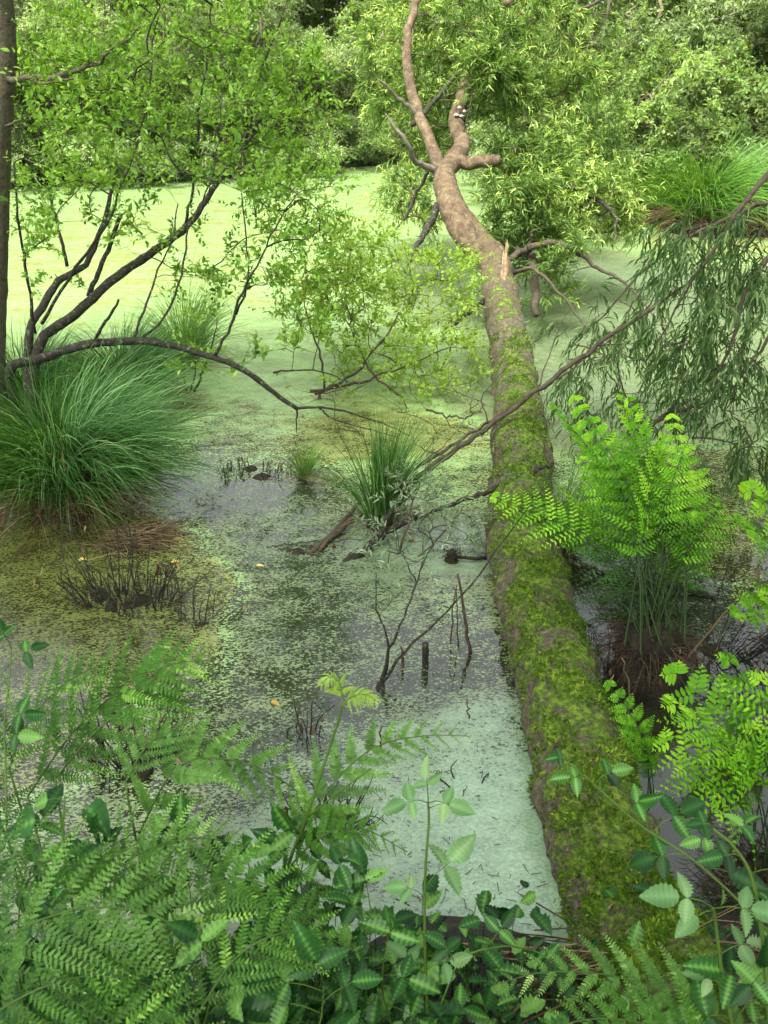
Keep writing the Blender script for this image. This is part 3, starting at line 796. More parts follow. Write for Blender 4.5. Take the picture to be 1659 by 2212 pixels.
wl([(690, 882, 5.8), (720, 905, 5.7), (790, 925, 5.65), (860, 945, 5.6)], [.008, .006, .005, .003], 16, 6)
wl([(642, 882, 5.75), (640, 905, 5.74), (640, 935, 5.74)], [.009, .006, .003], 8, 5)
wl([(80, 760, 6.0), (160, 680, 6.2), (260, 592, 6.5), (330, 545, 6.7), (405, 488, 6.9), (450, 425, 7.1), (500, 350, 7.3), (545, 285, 7.5), (560, 200, 7.7)], [.038, .036, .034, .031, .028, .024, .018, .013, .008], 50, 10, first=root)
wl([(60, 745, 6.0), (100, 650, 6.2), (130, 605, 6.3), (185, 570, 6.4), (220, 490, 6.6), (245, 402, 6.8)], [.03, .028, .026, .022, .018, .014], 28, 9, first=root)
wl([(190, 640, 6.4), (225, 560, 6.5), (262, 462, 6.6)], [.018, .017, .015], 14, 7)
wl([(145, 575, 6.3), (128, 500, 6.4), (103, 405, 6.5)], [.013, .011, .009], 14, 6)
wl([(203, 738, 5.6), (225, 700, 5.5), (257, 648, 5.45)], [.012, .011, .008], 12, 6)
wl([(285, 738, 5.65), (310, 670, 5.7), (340, 590, 5.8), (370, 520, 5.9), (385, 440, 6.0)], [.009, .008, .006, .005, .004], 18, 5, .01)
wl([(300, 738, 5.65), (350, 690, 5.6), (390, 600, 5.6), (405, 500, 5.7), (440, 430, 5.7), (470, 330, 5.8), (480, 200, 5.9)], [.009, .008, .007, .006, .005, .004, .003], 24, 5, .01)
wl([(465, 768, 5.7), (500, 700, 5.7), (520, 640, 5.7), (560, 560, 5.75), (600, 480, 5.8), (640, 420, 5.8)], [.011, .010, .008, .006, .005, .003], 22, 6, .01)
wl([(510, 680, 5.7), (535, 600, 5.75), (530, 500, 5.8), (520, 380, 5.9), (530, 280, 6)], [.008, .006, .005, .004, .003], 18, 5, .01)
wl([(75, 720, 5.9), (60, 600, 5.8), (40, 480, 5.7), (30, 350, 5.7)], [.012, .01, .008, .005], 18, 5, .01)
wl([(90, 700, 6), (150, 600, 6), (230, 480, 6), (270, 380, 6.1), (310, 260, 6.2), (330, 130, 6.3), (340, 0, 6.4)], [.013, .011, .009, .007, .006, .005, .003], 26, 5, .012)
wl([(545, 285, 7.5), (600, 200, 7.4), (640, 180, 7.3)], [.012, .008, .005], 12, 5, .01)
wl([(590, 805, 5.75), (640, 800, 5.8), (700, 805, 5.9), (760, 830, 6.0)], [.007, .006, .005, .003], 16, 5, .01)
wl([(400, 488, 6.9), (420, 380, 6.9), (430, 250, 6.9), (450, 100, 6.9), (460, -50, 7)], [.012, .010, .008, .006, .004], 22, 5, .015)
wl([(530, 305, 7.4), (560, 170, 7.4), (600, 60, 7.3), (640, -60, 7.3)], [.012, .009, .006, .003], 18, 5, .015)
tg = cloud(RG(42), 450, [(40, -150, 560, 180, 5.6, 7.6, 3.6), (40, 180, 560, 420, 5.5, 7.4, 3.6), (560, 130, 700, 420, 6.4, 7.6, 1.7), (540, 380, 720, 620, 5.8, 6.8, 1.4), (40, 420, 500, 650, 5.6, 7, .95),
                         (380, 560, 700, 800, 5.6, 6.2, .5), (560, -100, 640, 60, 6.8, 7.6, .3), (60, -700, 520, -150, 5.6, 8.2, 2.2), (30, 380, 120, 560, 5.4, 6.2, .4)])
pl.colonize(tg, .1, .5, .02)
wd = MB(); lf = MB()
pl.wood(wd, 4)
wd.build('branches', MT['bark_dark'], W1)
wd2 = MB()
r_ = RG(43)
P, D = pl.sites(2, 2)
keep = r_.random(len(P)) < np.clip((P[:, 2] - .9) / .7, .04, 1)
shoots(wd2, lf, P[keep], D[keep], r_, 1, .2, 8, .044, .46, FOLD, .6, .05, .3, .0011, .55, .35)
PT = pl.P[[c[-1] for c in pl.chains]]; DT = pl.D[[c[-1] for c in pl.chains]]
shoots(wd2, lf, PT, DT + [0, 0, .3], r_, 4, .24, 10, .048, .46, FOLD, .6, .05, .3, .0011, .55, .35)
wd2.build('twigs', MT['bark_brown'], W1)
lf.build('crown', MT['willow'], W1)

# middle yellow-green willow, its stems bending out of the water
W2 = thing('willow_shrub', 'low yellow green willow shrub in the water left of the fallen trunk', 'willow', on(760, 850))
pl = Plant(51, .0017, .42)
for lst, r in [([(680, 850, 7.0), (740, 825, 7.0), (800, 770, 7.1), (850, 700, 7.2), (900, 620, 7.3)], [.014, .012, .010, .007, .004]),
               ([(670, 845, 6.9), (760, 830, 6.9), (850, 800, 7.0), (950, 760, 7.1)], [.014, .012, .008, .004]),
               ([(870, 860, 6.8), (800, 800, 7), (760, 700, 7.2), (740, 600, 7.4)], [.012, .010, .007, .004]),
               ([(920, 885, 6.4), (990, 900, 6.3), (1040, 890, 6.2)], [.010, .008, .004]),
               ([(700, 850, 7), (690, 760, 7), (660, 680, 7.1), (650, 600, 7.2)], [.010, .008, .006, .003])]:
    pl.limb(ipath(lst, 18), r, 6, .06, .008)
pl.limb(spline([on(690, 862), at(690, 850, 7.0)], 4), [.015, .014], 6)
tg = cloud(RG(52), 330, [(700, 500, 860, 640, 7, 8.4, 2), (640, 620, 1030, 760, 6.6, 8, 4), (720, 740, 1040, 850, 6.4, 7.4, 2.2), (840, 560, 1020, 660, 7.2, 8.2, 1.6), (640, 560, 760, 700, 6.8, 7.6, .8), (600, 830, 1050, 960, 5.9, 6.7, 2.4)])
pl.colonize(tg, .1, .5, .02)
wd = MB(); lf = MB(); pl.wood(wd, 4); r_ = RG(53)
P, D = pl.sites(3, 2); up_ = P[:, 1] > 6.6; P = P[up_]; D = D[up_]
shoots(wd, lf, P, D, r_, 1, .18, 6, .045, .46, FOLD, .6, .05, .3, .0011, .55, .35)
PT = pl.P[[c[-1] for c in pl.chains]]; DT = pl.D[[c[-1] for c in pl.chains]]
up_ = PT[:, 1] > 6.75; PT = PT[up_]; DT = DT[up_]
shoots(wd, lf, PT, DT + [0, 0, .3], r_, 4, .22, 8, .05, .46, FOLD, .6, .05, .3, .0011, .55, .35)
wd.build('branches', MT['bark_brown'], W2); lf.build('crown', MT['willow_mid'], W2)

# ------------------------------------------------------------------ left edge tree, with an unseen canopy added overhead for shade
def canopy(mbw, mbl, pl_, tg_, seed, leafL=.10, m_=7, q_=7, tpl=DIAMOND, width=.5, L=.4):
    pl_.colonize(tg_, .3, .45, .04)
    pl_.wood(mbw, 4)
    r2 = RG(seed)
    PT = pl_.P[[c[-1] for c in pl_.chains]]; DT = pl_.D[[c[-1] for c in pl_.chains]]
    shoots(mbw, mbl, PT, DT, r2, m_, L, q_, leafL, width, tpl, .9, .1, .1, .003, .6, .3)
pe = at(-5, 0, 6.3)
T1 = thing('tall_tree', 'tall tree with a grey brown trunk cut by the left edge of the photo', 'tree', (at(-22, 850, 6.3)[0], 6.3, 0))
pl = Plant(61, .006, .45)
pts = [at(-24, 990, 6.3), at(-22, 850, 6.3), at(-16, 600, 6.3), at(-10, 300, 6.3), at(-6, 0, 6.3), (pe[0] + .05, 6.0, 4.5), (pe[0] + .4, 4.4, 7)]
tp = spline(pts, 70)
pl.limb(tp, [.12, .105, .098, .096, .094, .085, .05], 18, .03)
for e in [(-1.5, 2.0, 8), (-4.2, 1, 7.5), (.8, .2, 8.5), (-1.5, -2.5, 8)]:
    pl.limb(spline([tp[60], (tp[60] + np.array(e)) / 2 + [0, 0, .5], e], 14), [.06, .04, .02], 7, .05, .03)
pl.limb(ipath([(0, 168, 6.3), (60, 168, 6.2), (125, 166, 6.1), (200, 140, 6.0), (240, 108, 5.9), (300, 62, 5.8)], 22), [.022, .018, .016, .013, .009, .005], 8, .06, .008)
pl.limb(ipath([(60, 168, 6.2), (90, 180, 6.1), (150, 170, 6), (180, 160, 6)], 12), [.010, .009, .006, .003], 6, .06, .006)
pl.limb(ipath([(0, 285, 6.3), (30, 265, 6.2), (55, 248, 6.1)], 8), [.010, .008, .004], 6, .05, .004)
wd = MB(); lf = MB()
rr = RG(62)
tg = np.concatenate([ellip(rr, 420, (-2.1, -2.4, 8), (5.4, 5.2, 1.2), .15), ellip(rr, 200, (2.6, -2.6, 8.5), (3.2, 5.2, 1.0), .15), ellip(rr, 80, (-5, 3.0, 6.5), (1.6, 3.0, 1.8), .2)])  # out-of-view crown lobes above and behind the camera, spread to shade the near bank
canopy(wd, lf, pl, tg, 63, .16, 13, 9, DIAMOND, .55, .5)
r_ = RG(64)
q_ = ipath([(60, 168, 6.2), (125, 166, 6.1), (200, 140, 6), (240, 108, 5.9), (300, 62, 5.8)], 16)
shoots(wd, lf, q_, np.tile([[.5, .3, .6]], (16, 1)), r_, 2, .25, 7, .052, .46, FOLD, .7, .05, .2, .0012)
wd.build('trunk', MT['bark_trunk'], T1); lf.build('crown', MT['willow'], T1)

# ------------------------------------------------------------------ right hanging tree
T2 = thing('hanging_tree', 'dark narrow leaved branches hanging over the water at the right edge', 'tree', (4.3, 6.0, 0))
pl = Plant(71, .0022, .42)
tp = spline([(4.3, 6.0, -.2), (4.2, 6.0, 2), (4.0, 5.8, 4), (3.4, 5.2, 6), (2.5, 4, 7.5)], 30)
pl.limb(tp, [.14, .12, .11, .08, .04], 12, .05)
for lst, r in [([(1820, 250, 5.8), (1700, 330, 5.6), (1600, 450, 5.4), (1500, 600, 5.3), (1400, 780, 5.3)], [.03, .022, .014, .008, .003]),
               ([(1820, 400, 5.6), (1700, 500, 5.4), (1620, 620, 5.2), (1560, 800, 5.0), (1500, 950, 5)], [.028, .020, .014, .008, .003]),
               ([(1800, 650, 5.3), (1690, 700, 5.1), (1610, 800, 5), (1560, 900, 4.9)], [.018, .012, .008, .003]),
               ([(1700, 420, 6.0), (1550, 480, 6.2), (1420, 560, 6.3), (1300, 680, 6.3), (1230, 760, 6.3)], [.016, .012, .009, .006, .003])]:
    a_ = ipath(lst, 20)
    j_ = int(np.argmin(np.linalg.norm(tp - (a_[0] + [0, 0, .3]), axis=1)))
    pl.limb(spline([tp[j_], (tp[j_] + a_[0]) / 2 + [0, 0, .08], a_[0]], 8), [.04, r[0]], 7, .05)
    pl.limb(a_, r, 7, .05, .01)
tg = cloud(RG(72), 180, [(1470, 430, 1700, 620, 5.0, 6.2, 3), (1480, 560, 1700, 800, 4.8, 5.8, 3.2), (1380, 480, 1500, 620, 5.6, 6.4, .8), (1400, 640, 1560, 900, 4.9, 5.6, 2), (1480, 800, 1700, 1010, 4.7, 5.4, 2), (1200, 600, 1420, 760, 5.9, 6.6, 1.7),
                         (1200, 760, 1420, 900, 5.4, 6.4, 1.6), (1660, 300, 1800, 900, 5, 6, 1.0), (1560, 380, 1690, 440, 5.6, 6.2, .2)])
pl.colonize(tg, .1, .45, .02)
wd = MB(); lf = MB(); pl.wood(wd, 4); r_ = RG(73)
P, D = pl.sites(3, 2)
shoots(wd, lf, P, D + [0, 0, -.5], r_, 1, .22, 6, .085, .13, LANCE, .5, .6, -.2, .0012, .4, .35)
PT = pl.P[[c[-1] for c in pl.chains]]; DT = pl.D[[c[-1] for c in pl.chains]]
shoots(wd, lf, PT, DT + [0, 0, -.5], r_, 4, .26, 7, .088, .13, LANCE, .5, .6, -.2, .0012, .4, .35)
# high canopy of the same tree
pl2 = Plant(74, .006, .45)
pl2.limb(tp[12:], [.08, .04], 7)
rr = RG(75)
tg = np.concatenate([ellip(rr, 80, (4.6, 5.0, 6.5), (2.2, 2.6, 2.2), .2), ellip(rr, 40, (3.6, 2.0, 7.5), (1.8, 2.2, 1.2), .2)])
canopy(wd, lf, pl2, tg, 76, .12, 9, 7, DIAMOND, .3)
wd.build('trunk', MT['bark_brown'], T2); lf.build('crown', MT['hanging'], T2)

# ------------------------------------------------------------------ sedge tussocks
def blades(mb, rng, c, n_, r0, Lm, spread, wdt=.004, gravity=1.0, seg=7, stand=.25, lj=.35, zb=0.0, sector=None):
    a = rng.uniform(0, 2 * pi, n_) if sector is None else rng.uniform(sector[0], sector[1], n_)
    rr_ = r0 * np.sqrt(rng.random(n_))
    base = np.stack([c[0] + rr_ * np.cos(a), c[1] + rr_ * np.sin(a), c[2] + zb * (1 - (rr_ / max(r0, 1e-3)) ** 2)], 1)
    a2 = a + rng.normal(0, .5, n_)
    el = np.clip(rng.normal(spread, .28, n_) * (rr_ / max(r0, 1e-3) * .6 + .4), -.2, 1.5)
    d = np.stack([np.sin(el) * np.cos(a2), np.sin(el) * np.sin(a2), np.cos(el)], 1)
    L = Lm * rng.uniform(1 - lj, 1 + lj * .6, n_)
    g = gravity * rng.uniform(.5, 1.3, n_)
    t = np.linspace(0, 1, seg + 1)
    # integrate a bending direction
    P_ = np.zeros((n_, seg + 1, 3)); P_[:, 0] = base
    dd = d.copy()
    hz = unit(np.stack([np.cos(a2), np.sin(a2), 0 * a2], 1))
    for i_ in range(seg):
        P_[:, i_ + 1] = P_[:, i_] + dd * (L / seg)[:, None]
        dd = unit(dd + (hz * .12 + np.array([0, 0, -1]) * (.16 + .45 * (i_ / seg) ** 1.2)) * g[:, None] * stand * 3 * (7 / seg))
    P_[:, :, 2] = np.maximum(P_[:, :, 2], min(.0, 0) + .006 + .01 * rng.random((n_, 1)))
    side = unit(np.cross(d, np.stack([np.cos(a2 + .9), np.sin(a2 + .9), 0 * a2 + .2], 1)))
    wv = wdt * rng.uniform(.6, 1.4, n_)[:, None] * np.clip(np.array([.8, 1, 1, .95, .85, .7, .45, .08] if seg == 7 else list(np.linspace(1, .08, seg + 1))), 0, 1)[None]
    Lf = P_ - side[:, None] * wv[..., None] / 2; Rt = P_ + side[:, None] * wv[..., None] / 2
    V_ = np.stack([Lf, Rt], 2).reshape(n_, -1, 3)
    b_ = np.arange(n_)[:, None, None] * (2 * (seg + 1))
    k = np.arange(seg)[:, None] * 2 + np.array([[0, 1, 3, 2]])
    mb.add(V_, [(b_ + k[None]).reshape(-1, 4)], np.repeat(rng.random(n_), 2 * (seg + 1)))
def mound(mb, c, r, h, rng, n=9, k=18):
    a = np.arange(k) * 2 * pi / k
    rows = []
    for i_ in range(n):
        f = i_ / (n - 1)
        rad_ = r * cos(f * pi / 2 * .98) * (1 + .12 * rng.normal(0, 1, k)); z = -.12 + (h + .12) * sin(f * pi / 2) + rng.normal(0, .06 * h, k)
        rows.append(np.stack([c[0] + rad_ * np.cos(a), c[1] + rad_ * np.sin(a), c[2] + z], 1))
    V_ = np.concatenate(rows)
    i_ = np.arange(n - 1)[:, None] * k; j_ = np.arange(k)[None]
    mb.add(V_, [np.stack([i_ + j_, i_ + (j_ + 1) % k, i_ + k + (j_ + 1) % k, i_ + k + j_], -1).reshape(-1, 4)])
def tussock(label, c, r0, L, nb, seed, mat='sedge', dead=.25, spread=.55, base_h=.2, group='sedge tussocks in the pond', w_=.005, name='sedge_tussock', grav=1.0, deadL=.7, z=0.0):
    rng = RG(seed)
    t_ = thing(name, label, 'tussock', (c[0], c[1], z), group)
    b_ = MB(); mound(b_, (c[0], c[1], z), r0 * 1.05, base_h, rng); b_.build('root_mound', MT['mud'], t_)
    b_ = MB(); blades(b_, rng, (c[0], c[1], z + base_h * .4), nb, r0, L, spread, w_, grav, zb=base_h * .5)
    blades(b_, rng, (c[0], c[1], z + base_h * .4), nb // 5, r0, L * 1.22, spread * 1.1, w_ * .8, grav * .8, zb=base_h * .5, sector=(seed % 5 * .25 - .9, seed % 5 * .25 + .5)); b_.build('blades', MT[mat], t_)
    if dead:
        b_ = MB(); blades(b_, rng, (c[0], c[1], z + base_h * .35), int(nb * dead * .35), r0 * .9, L * .8, spread * 1.1, w_ * .8, grav * 1.3, zb=base_h * .5)
        blades(b_, rng, (c[0], c[1], z + base_h * .15), int(nb * dead), r0 * 1.05, L * deadL, 1.25, w_, 1.6, zb=base_h * .5); b_.build('dead_blades', MT['straw'], t_)
    return t_
c1 = on(150, 1095)
tussock('largest sedge tussock at left with arching blades and a brown skirt', c1, .24, .76, 2600, 81, dead=.35, base_h=.3, spread=.68, w_=.006)
c2 = on(270, 880)
tussock('sedge tussock with a straw coloured side behind the largest one', c2, .20, .56, 1200, 82, dead=.7, base_h=.25, spread=.6, w_=.006, deadL=.9)
c3 = at(60, 860, 6.6) * [1, 1, 0]
tussock('upright sedge clump under the willow limbs by the left trunk', c3, .18, .55, 600, 83, dead=.2, base_h=.2, spread=.4, w_=.007)
tussock('small bright sedge clump in the water beyond the arching branch', on(400, 790), .12, .75, 420, 84, 'sedge_light', .1, .4, .1)
tussock('narrow sedge clump standing in the water left of the fallen trunk', on(820, 1135), .09, .56, 360, 85, 'sedge', .15, .14, .12, w_=.005, grav=.5)
tussock('tiny sedge tuft beside the row of dead reed stubs', on(655, 1038), .04, .26, 130, 86, 'sedge_light', .3, .3, .05, w_=.003, grav=.6)
tussock('small grass clump right behind the mossy trunk beside the royal fern', on(1200, 1190), .12, .45, 420, 87, 'sedge_light', .1, .45, .08, w_=.005)
tussock('large bright green tussock on the far right bank', (5.1, 14.9), .45, 1.1, 2000, 88, 'sedge_light', .12, .6, .35, w_=.016, z=.12)
tussock('straw tinted grass clump on the far right bank beside the large tussock', (6.1, 14.8), .35, .8, 900, 89, 'sedge_light', .6, .5, .3, w_=.016, z=.15)

# ------------------------------------------------------------------ ferns
def frond_geo(mb, path, up, rng, typ='bracken', npin=15, width=.22, start=.25, tone=None, stem_r=.003, smb=None, droop=.2, curl=0.0, pw=1.0, ang=.9):
    """path: rachis points from the root of the blade upwards"""
    n_ = 80
    pa = spline(path, n_)
    T_r = unit(np.gradient(pa, axis=0))
    up = np.asarray(up, float)
    Nn = unit(up - T_r * (T_r @ up)[:, None])
    S = np.cross(T_r, Nn)
    (smb or mb).tube(pa, np.linspace(stem_r, stem_r * .35, n_), 5, .1)
    Ps, Ds, Ls, Us, Rn = [], [], [], [], []
    total = np.linalg.norm(np.diff(pa, axis=0), axis=1).sum()
    A_, B_ = [], []
    space = total * (1 - start) / npin
    for i_ in range(npin):
        f = start + (1 - start) * ((i_ + .5) / npin) ** (.92)
        for sgn in (-1, 1):
            f2 = min(.995, f + (.25 * (1 - start) / npin if sgn > 0 and typ == 'bracken' else 0))
            k_ = int(f2 * (n_ - 1))
            g = (f2 - start) / (1 - start)
            if typ == 'bracken':
                Lp = width * (1 - g) ** .85 * min(1, .75 + g * 2.2) + .008
            else:
                Lp = width * (min(1, .55 + g * 2) * min(1, (1.02 - g) * 1.7)) + .01
            Lp *= rng.uniform(.88, 1.08)
            dirp = unit(S[k_] * sgn * sin(ang) + T_r[k_] * cos(ang) + Nn[k_] * rng.normal(.02, .13))
            pt_one = rng.normal(0, .13)
            # curved pinna
            nn_ = max(4, int((22 if typ == 'bracken' else 8.5) * (Lp / width) ** .8 * pw + 1))
            ss = (np.arange(nn_) + .6) / nn_
            drp = np.array([0, 0, -1]) * droop
            pp = pa[k_] + dirp * (ss * Lp)[:, None] + drp * (ss ** 2 * Lp)[:, None] + T_r[k_] * (.12 * Lp * ss ** 2)[:, None]
            tn = unit(dirp + 2 * drp * ss[:, None] + T_r[k_] * .24 * ss[:, None])
            sd = unit(np.cross(tn, Nn[k_]))
            A_.append(np.vstack([pa[k_][None], pp[:-1]])); B_.append(pp)
            if typ == 'bracken':
                lw = min(.17 * Lp, .42 * space) * (1 - ss) ** .55 * np.minimum(1, .7 + ss * 3) + .002
                lang = 1.15
            else:
                lw = np.full(nn_, min(width * .34, .42 * space)) * np.minimum(1, 1.5 * (1.12 - ss)) * rng.uniform(.9, 1.05)
                lang = 1.2
            for sg in (-1, 1):
                dl = unit(sd * sg * sin(lang) + tn * cos(lang) + rng.normal(0, .05, sd.shape))
                Ps.append(pp - tn * (0 if sg > 0 else .3 * Lp / nn_)); Ds.append(dl); Ls.append(lw); Us.append(np.repeat(Nn[k_][None], nn_, 0) + rng.normal(0, .15, (nn_, 3)))
                Rn.append(np.clip((tone if tone is not None else .5) + .35 * (g - .4) + pt_one + rng.normal(0, .1, nn_) + .25 * (ss - .4), 0, 1))
            Ps.append(pp[-1:]); Ds.append(tn[-1:]); Ls.append(lw[-1:] * (1.3 if typ == 'bracken' else 1)); Us.append(Nn[k_][None]); Rn.append(np.array([.8]))
    P_ = np.concatenate(Ps); D_ = np.concatenate(Ds); L_ = np.concatenate(Ls); U_ = np.concatenate(Us); R_ = np.concatenate(Rn)
    if typ == 'bracken':
        mb.leaves(P_, D_, L_, PINNULE, rng, .55, R_, U=U_)
    else:
        mb.leaves(P_, D_, L_, OBLONG, rng, .42, R_, U=U_)
    (smb or mb).sticks(np.concatenate(A_), np.concatenate(B_), stem_r * .35, stem_r * .25, .3)

# royal ferns
def stalk_to(base, p1, bulge=(0, 0, .0), n=14):
    return spline([base, base * .6 + p1 * .4 + np.array(bulge), p1], n)
def royal(name, label, base, tips, rng, width, npin, mat='royal', group=None, stalk_r=.005, blade=.55, dead=0, mh=.25, mr=.16, out=.12):
    """tips: (u, v, y) of each frond tip; the blade faces the camera and the sky"""
    t_ = thing(name, label, 'fern', (base[0], base[1], 0), group)
    if mh:
        b_ = MB(); mound(b_, (base[0], base[1], 0), mr, mh, rng, 12, 22)
        b_.build('root_mound', MT['mud'], t_)
        b_ = MB(); blades(b_, rng, (base[0], base[1], mh * .6), 300, mr * .9, .24, 1.3, .005, 3.2); b_.build('dead_fronds', MT['dead'], t_)
    if name == 'royal_fern' and npin == 9:
        tips = tips + [(u + rng.uniform(-60, 60), v + rng.uniform(-25, 80), y + rng.uniform(-.2, .2), *o_) for (u, v, y, *o_) in tips if u > 1150]
    for k, (u, v, y, *opt) in enumerate(tips):
        tip = at(u, v, y)
        b0 = np.array([base[0], base[1], mh * .85]) + np.array([rng.normal(0, mr * .4), rng.normal(0, mr * .4), 0])
        mid_ = b0 * .5 + tip * .5 + np.array([(b0[0] - tip[0]) * .18, (b0[1] - tip[1]) * .18, out])
        full = spline([b0, mid_, tip], 40)
        cut = int(40 * (1 - (opt[0] if opt else blade)))
        b_ = MB(); b_.tube(full[:cut + 2], np.linspace(stalk_r, stalk_r * .6, cut + 2), 5, .2)
        f_ = MB()
        tocam = unit(np.array([0, 0, CAMZ]) - tip)
        frond_geo(f_, full[cut:], unit(tocam * .55 + np.array([rng.normal(0, .6), rng.normal(0, .35), .6])), rng, 'royal', npin, width * rng.uniform(.8, 1.15), .04, .1 + .6 * rng.random(), stalk_r * .6, b_, .12, ang=1.05)
        fo = f_.build('frond', MT[opt[1] if len(opt) > 1 else mat], t_)
        b_.build('stalk', MT['stalk'], fo)
    return t_
r_ = RG(91)
rb = on(1395, 1475)
royal('royal_fern', 'big bright green royal fern on a dark root mound right of the mossy trunk', rb,
      [(1395, 925, 3.9), (1275, 900, 4.1), (1190, 870, 4.5), (1520, 1010, 3.9), (1450, 890, 4.3), (1555, 1080, 3.8), (1250, 985, 4.0), (1060, 1070, 3.7, .5), (1330, 960, 4.05), (1480, 960, 3.75),
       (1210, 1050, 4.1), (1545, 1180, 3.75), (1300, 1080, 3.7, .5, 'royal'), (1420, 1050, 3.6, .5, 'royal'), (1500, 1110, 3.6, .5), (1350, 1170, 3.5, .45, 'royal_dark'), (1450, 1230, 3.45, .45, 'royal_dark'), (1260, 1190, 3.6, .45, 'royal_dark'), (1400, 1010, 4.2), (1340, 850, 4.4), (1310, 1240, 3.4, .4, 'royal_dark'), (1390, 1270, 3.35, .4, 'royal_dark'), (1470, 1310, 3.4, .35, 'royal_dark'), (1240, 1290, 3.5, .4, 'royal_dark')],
      r_, .17, 9, stalk_r=.0045, blade=.56, mh=.34, mr=.17, out=.10)
royal('royal_fern', 'royal fern with large yellow green leaflets at the right edge beside the lower trunk', on(1640, 1900),
      [(1430, 1500, 2.35), (1420, 1590, 2.3), (1440, 1430, 2.6), (1560, 1400, 2.6), (1640, 1450, 2.4), (1460, 1650, 2.2), (1620, 1560, 2.2), (1700, 1500, 2.4), (1580, 1640, 2.1), (1540, 1750, 2.0)],
      RG(92), .20, 5, stalk_r=.0035, blade=.62, mh=.1, mr=.1, out=.08)
royal('fern', 'light green fern frond reaching in at the right edge above the wet mud', (on(1740, 1420)[0], on(1740, 1420)[1], 0),
      [(1600, 1040, 3.3), (1585, 1120, 3.2), (1660, 1180, 3.1), (1700, 1060, 3.3), (1640, 1290, 3.1), (1580, 1330, 3.0)], RG(93), .16, 5, stalk_r=.004, blade=.6, mh=.08, mr=.08, out=.1)
royal('young_fern', 'slender young fern between the royal ferns beside the trunk', on(1400, 1720), [(1310, 1470, 2.75), (1330, 1530, 2.7), (1380, 1600, 2.6), (1345, 1580, 2.6)], RG(94), .09, 7, stalk_r=.003, blade=.8, mh=0, mr=.04, out=.05)

# bracken in the foreground
def gz(x, y): return float(ground_h(np.array([x]), np.array([y]))[0])
def bracken(label, root_u, root_y, fronds, seed, mat='bracken', name='bracken_fern'):
    rng = RG(seed)
    x0 = (root_u - CX) / F * root_y * 1.45
    z0 = max(gz(x0, root_y), -.1)
    base = np.array([x0, root_y, z0])
    t_ = thing(name, label, 'fern', base, 'bracken in front on the bank')
    for k, fr in enumerate(fronds):
        pts, wdt = fr[0], fr[1]
        mt = fr[2] if len(fr) > 2 else mat
        up = fr[3] if len(fr) > 3 else (0, -.35, 1)
        pa = np.array([at(*q_) for q_ in pts])
        b_ = MB(); b_.tube(spline([base, base * .45 + pa[0] * .55 + [0, 0, .04], pa[0]], 14), np.linspace(.0045, .003, 14), 6, .3)
        f_ = MB(); frond_geo(f_, pa, up, rng, 'bracken', fr[4] if len(fr) > 4 else 12, wdt * 1.05, .02, .45, .0028, b_, .12)
        fo = f_.build('frond', MT[mt], t_)
        b_.build('stalk', MT['stem'], fo)
    return t_
bracken('bracken with broad arching fronds in front of the left water', 120, 1.45,
        [([(60, 1720, 1.75), (160, 1580, 1.8), (290, 1470, 1.85), (400, 1430, 1.9), (480, 1440, 1.95)], .26),
         ([(20, 1660, 1.7), (60, 1560, 1.75), (150, 1470, 1.8), (250, 1425, 1.9)], .22),
         ([(10, 1800, 1.6), (-30, 1690, 1.6), (-60, 1560, 1.7)], .25),
         ([(120, 1680, 1.7), (230, 1560, 1.75), (350, 1500, 1.85), (440, 1560, 1.85)], .22)], 101)
bracken('pale bracken reaching across the middle above the dead twigs', 330, 1.3,
        [([(300, 1800, 1.6), (380, 1660, 1.65), (490, 1640, 1.7), (600, 1680, 1.72), (700, 1760, 1.75), (740, 1810, 1.75)], .17, 'bracken_pale'),
         ([(270, 1690, 1.6), (330, 1600, 1.7), (420, 1600, 1.75), (520, 1660, 1.75)], .15, 'bracken_pale'),
         ([(180, 1950, 1.4), (290, 1850, 1.45), (430, 1810, 1.5), (560, 1840, 1.55)], .2, 'bracken_pale')], 102)
bracken('feathery pale bracken frond in the lower middle in front of the mint duckweed', 700, 1.3,
        [([(640, 1850, 1.65), (700, 1720, 1.7), (800, 1620, 1.8), (910, 1590, 1.85), (1020, 1590, 1.9)], .17, 'bracken_pale'),
         ([(600, 1900, 1.6), (690, 1810, 1.6), (780, 1790, 1.65), (880, 1840, 1.65)], .14)], 103)
bracken('dark bracken filling the lower left corner', 60, .85,
        [([(-80, 2120, 1.1), (60, 2000, 1.15), (230, 1960, 1.2), (380, 2000, 1.2), (480, 2090, 1.2)], .27, 'bracken_pale'),
         ([(-80, 2230, 1.0), (100, 2130, 1.05), (260, 2110, 1.1), (420, 2180, 1.1)], .22),
         ([(-60, 1950, 1.2), (20, 1890, 1.25), (140, 1860, 1.3), (250, 1930, 1.3)], .22),
         ([(0, 2300, .95), (150, 2230, 1.0), (330, 2220, 1.0), (520, 2290, 1.0)], .22)], 104)
bracken('bracken with hanging pinnae right of the lower left corner', 430, .95,
        [([(300, 2120, 1.2), (400, 1960, 1.3), (500, 1900, 1.35), (620, 1930, 1.35), (700, 2010, 1.35)], .22),
         ([(420, 2200, 1.1), (520, 2060, 1.2), (650, 2010, 1.25), (780, 2060, 1.25)], .2),
         ([(380, 2000, 1.3), (330, 1900, 1.35), (240, 1860, 1.4), (150, 1880, 1.4)], .18)], 105)
bracken('light green bracken along the bottom edge right of centre', 1250, .85,
        [([(1650, 2260, 1.15), (1500, 2170, 1.2), (1330, 2110, 1.25), (1180, 2100, 1.25), (1060, 2130, 1.25)], .15, 'bracken_pale'),
         ([(1600, 2320, 1.05), (1450, 2230, 1.1), (1300, 2200, 1.1), (1150, 2230, 1.1)], .16)], 106)
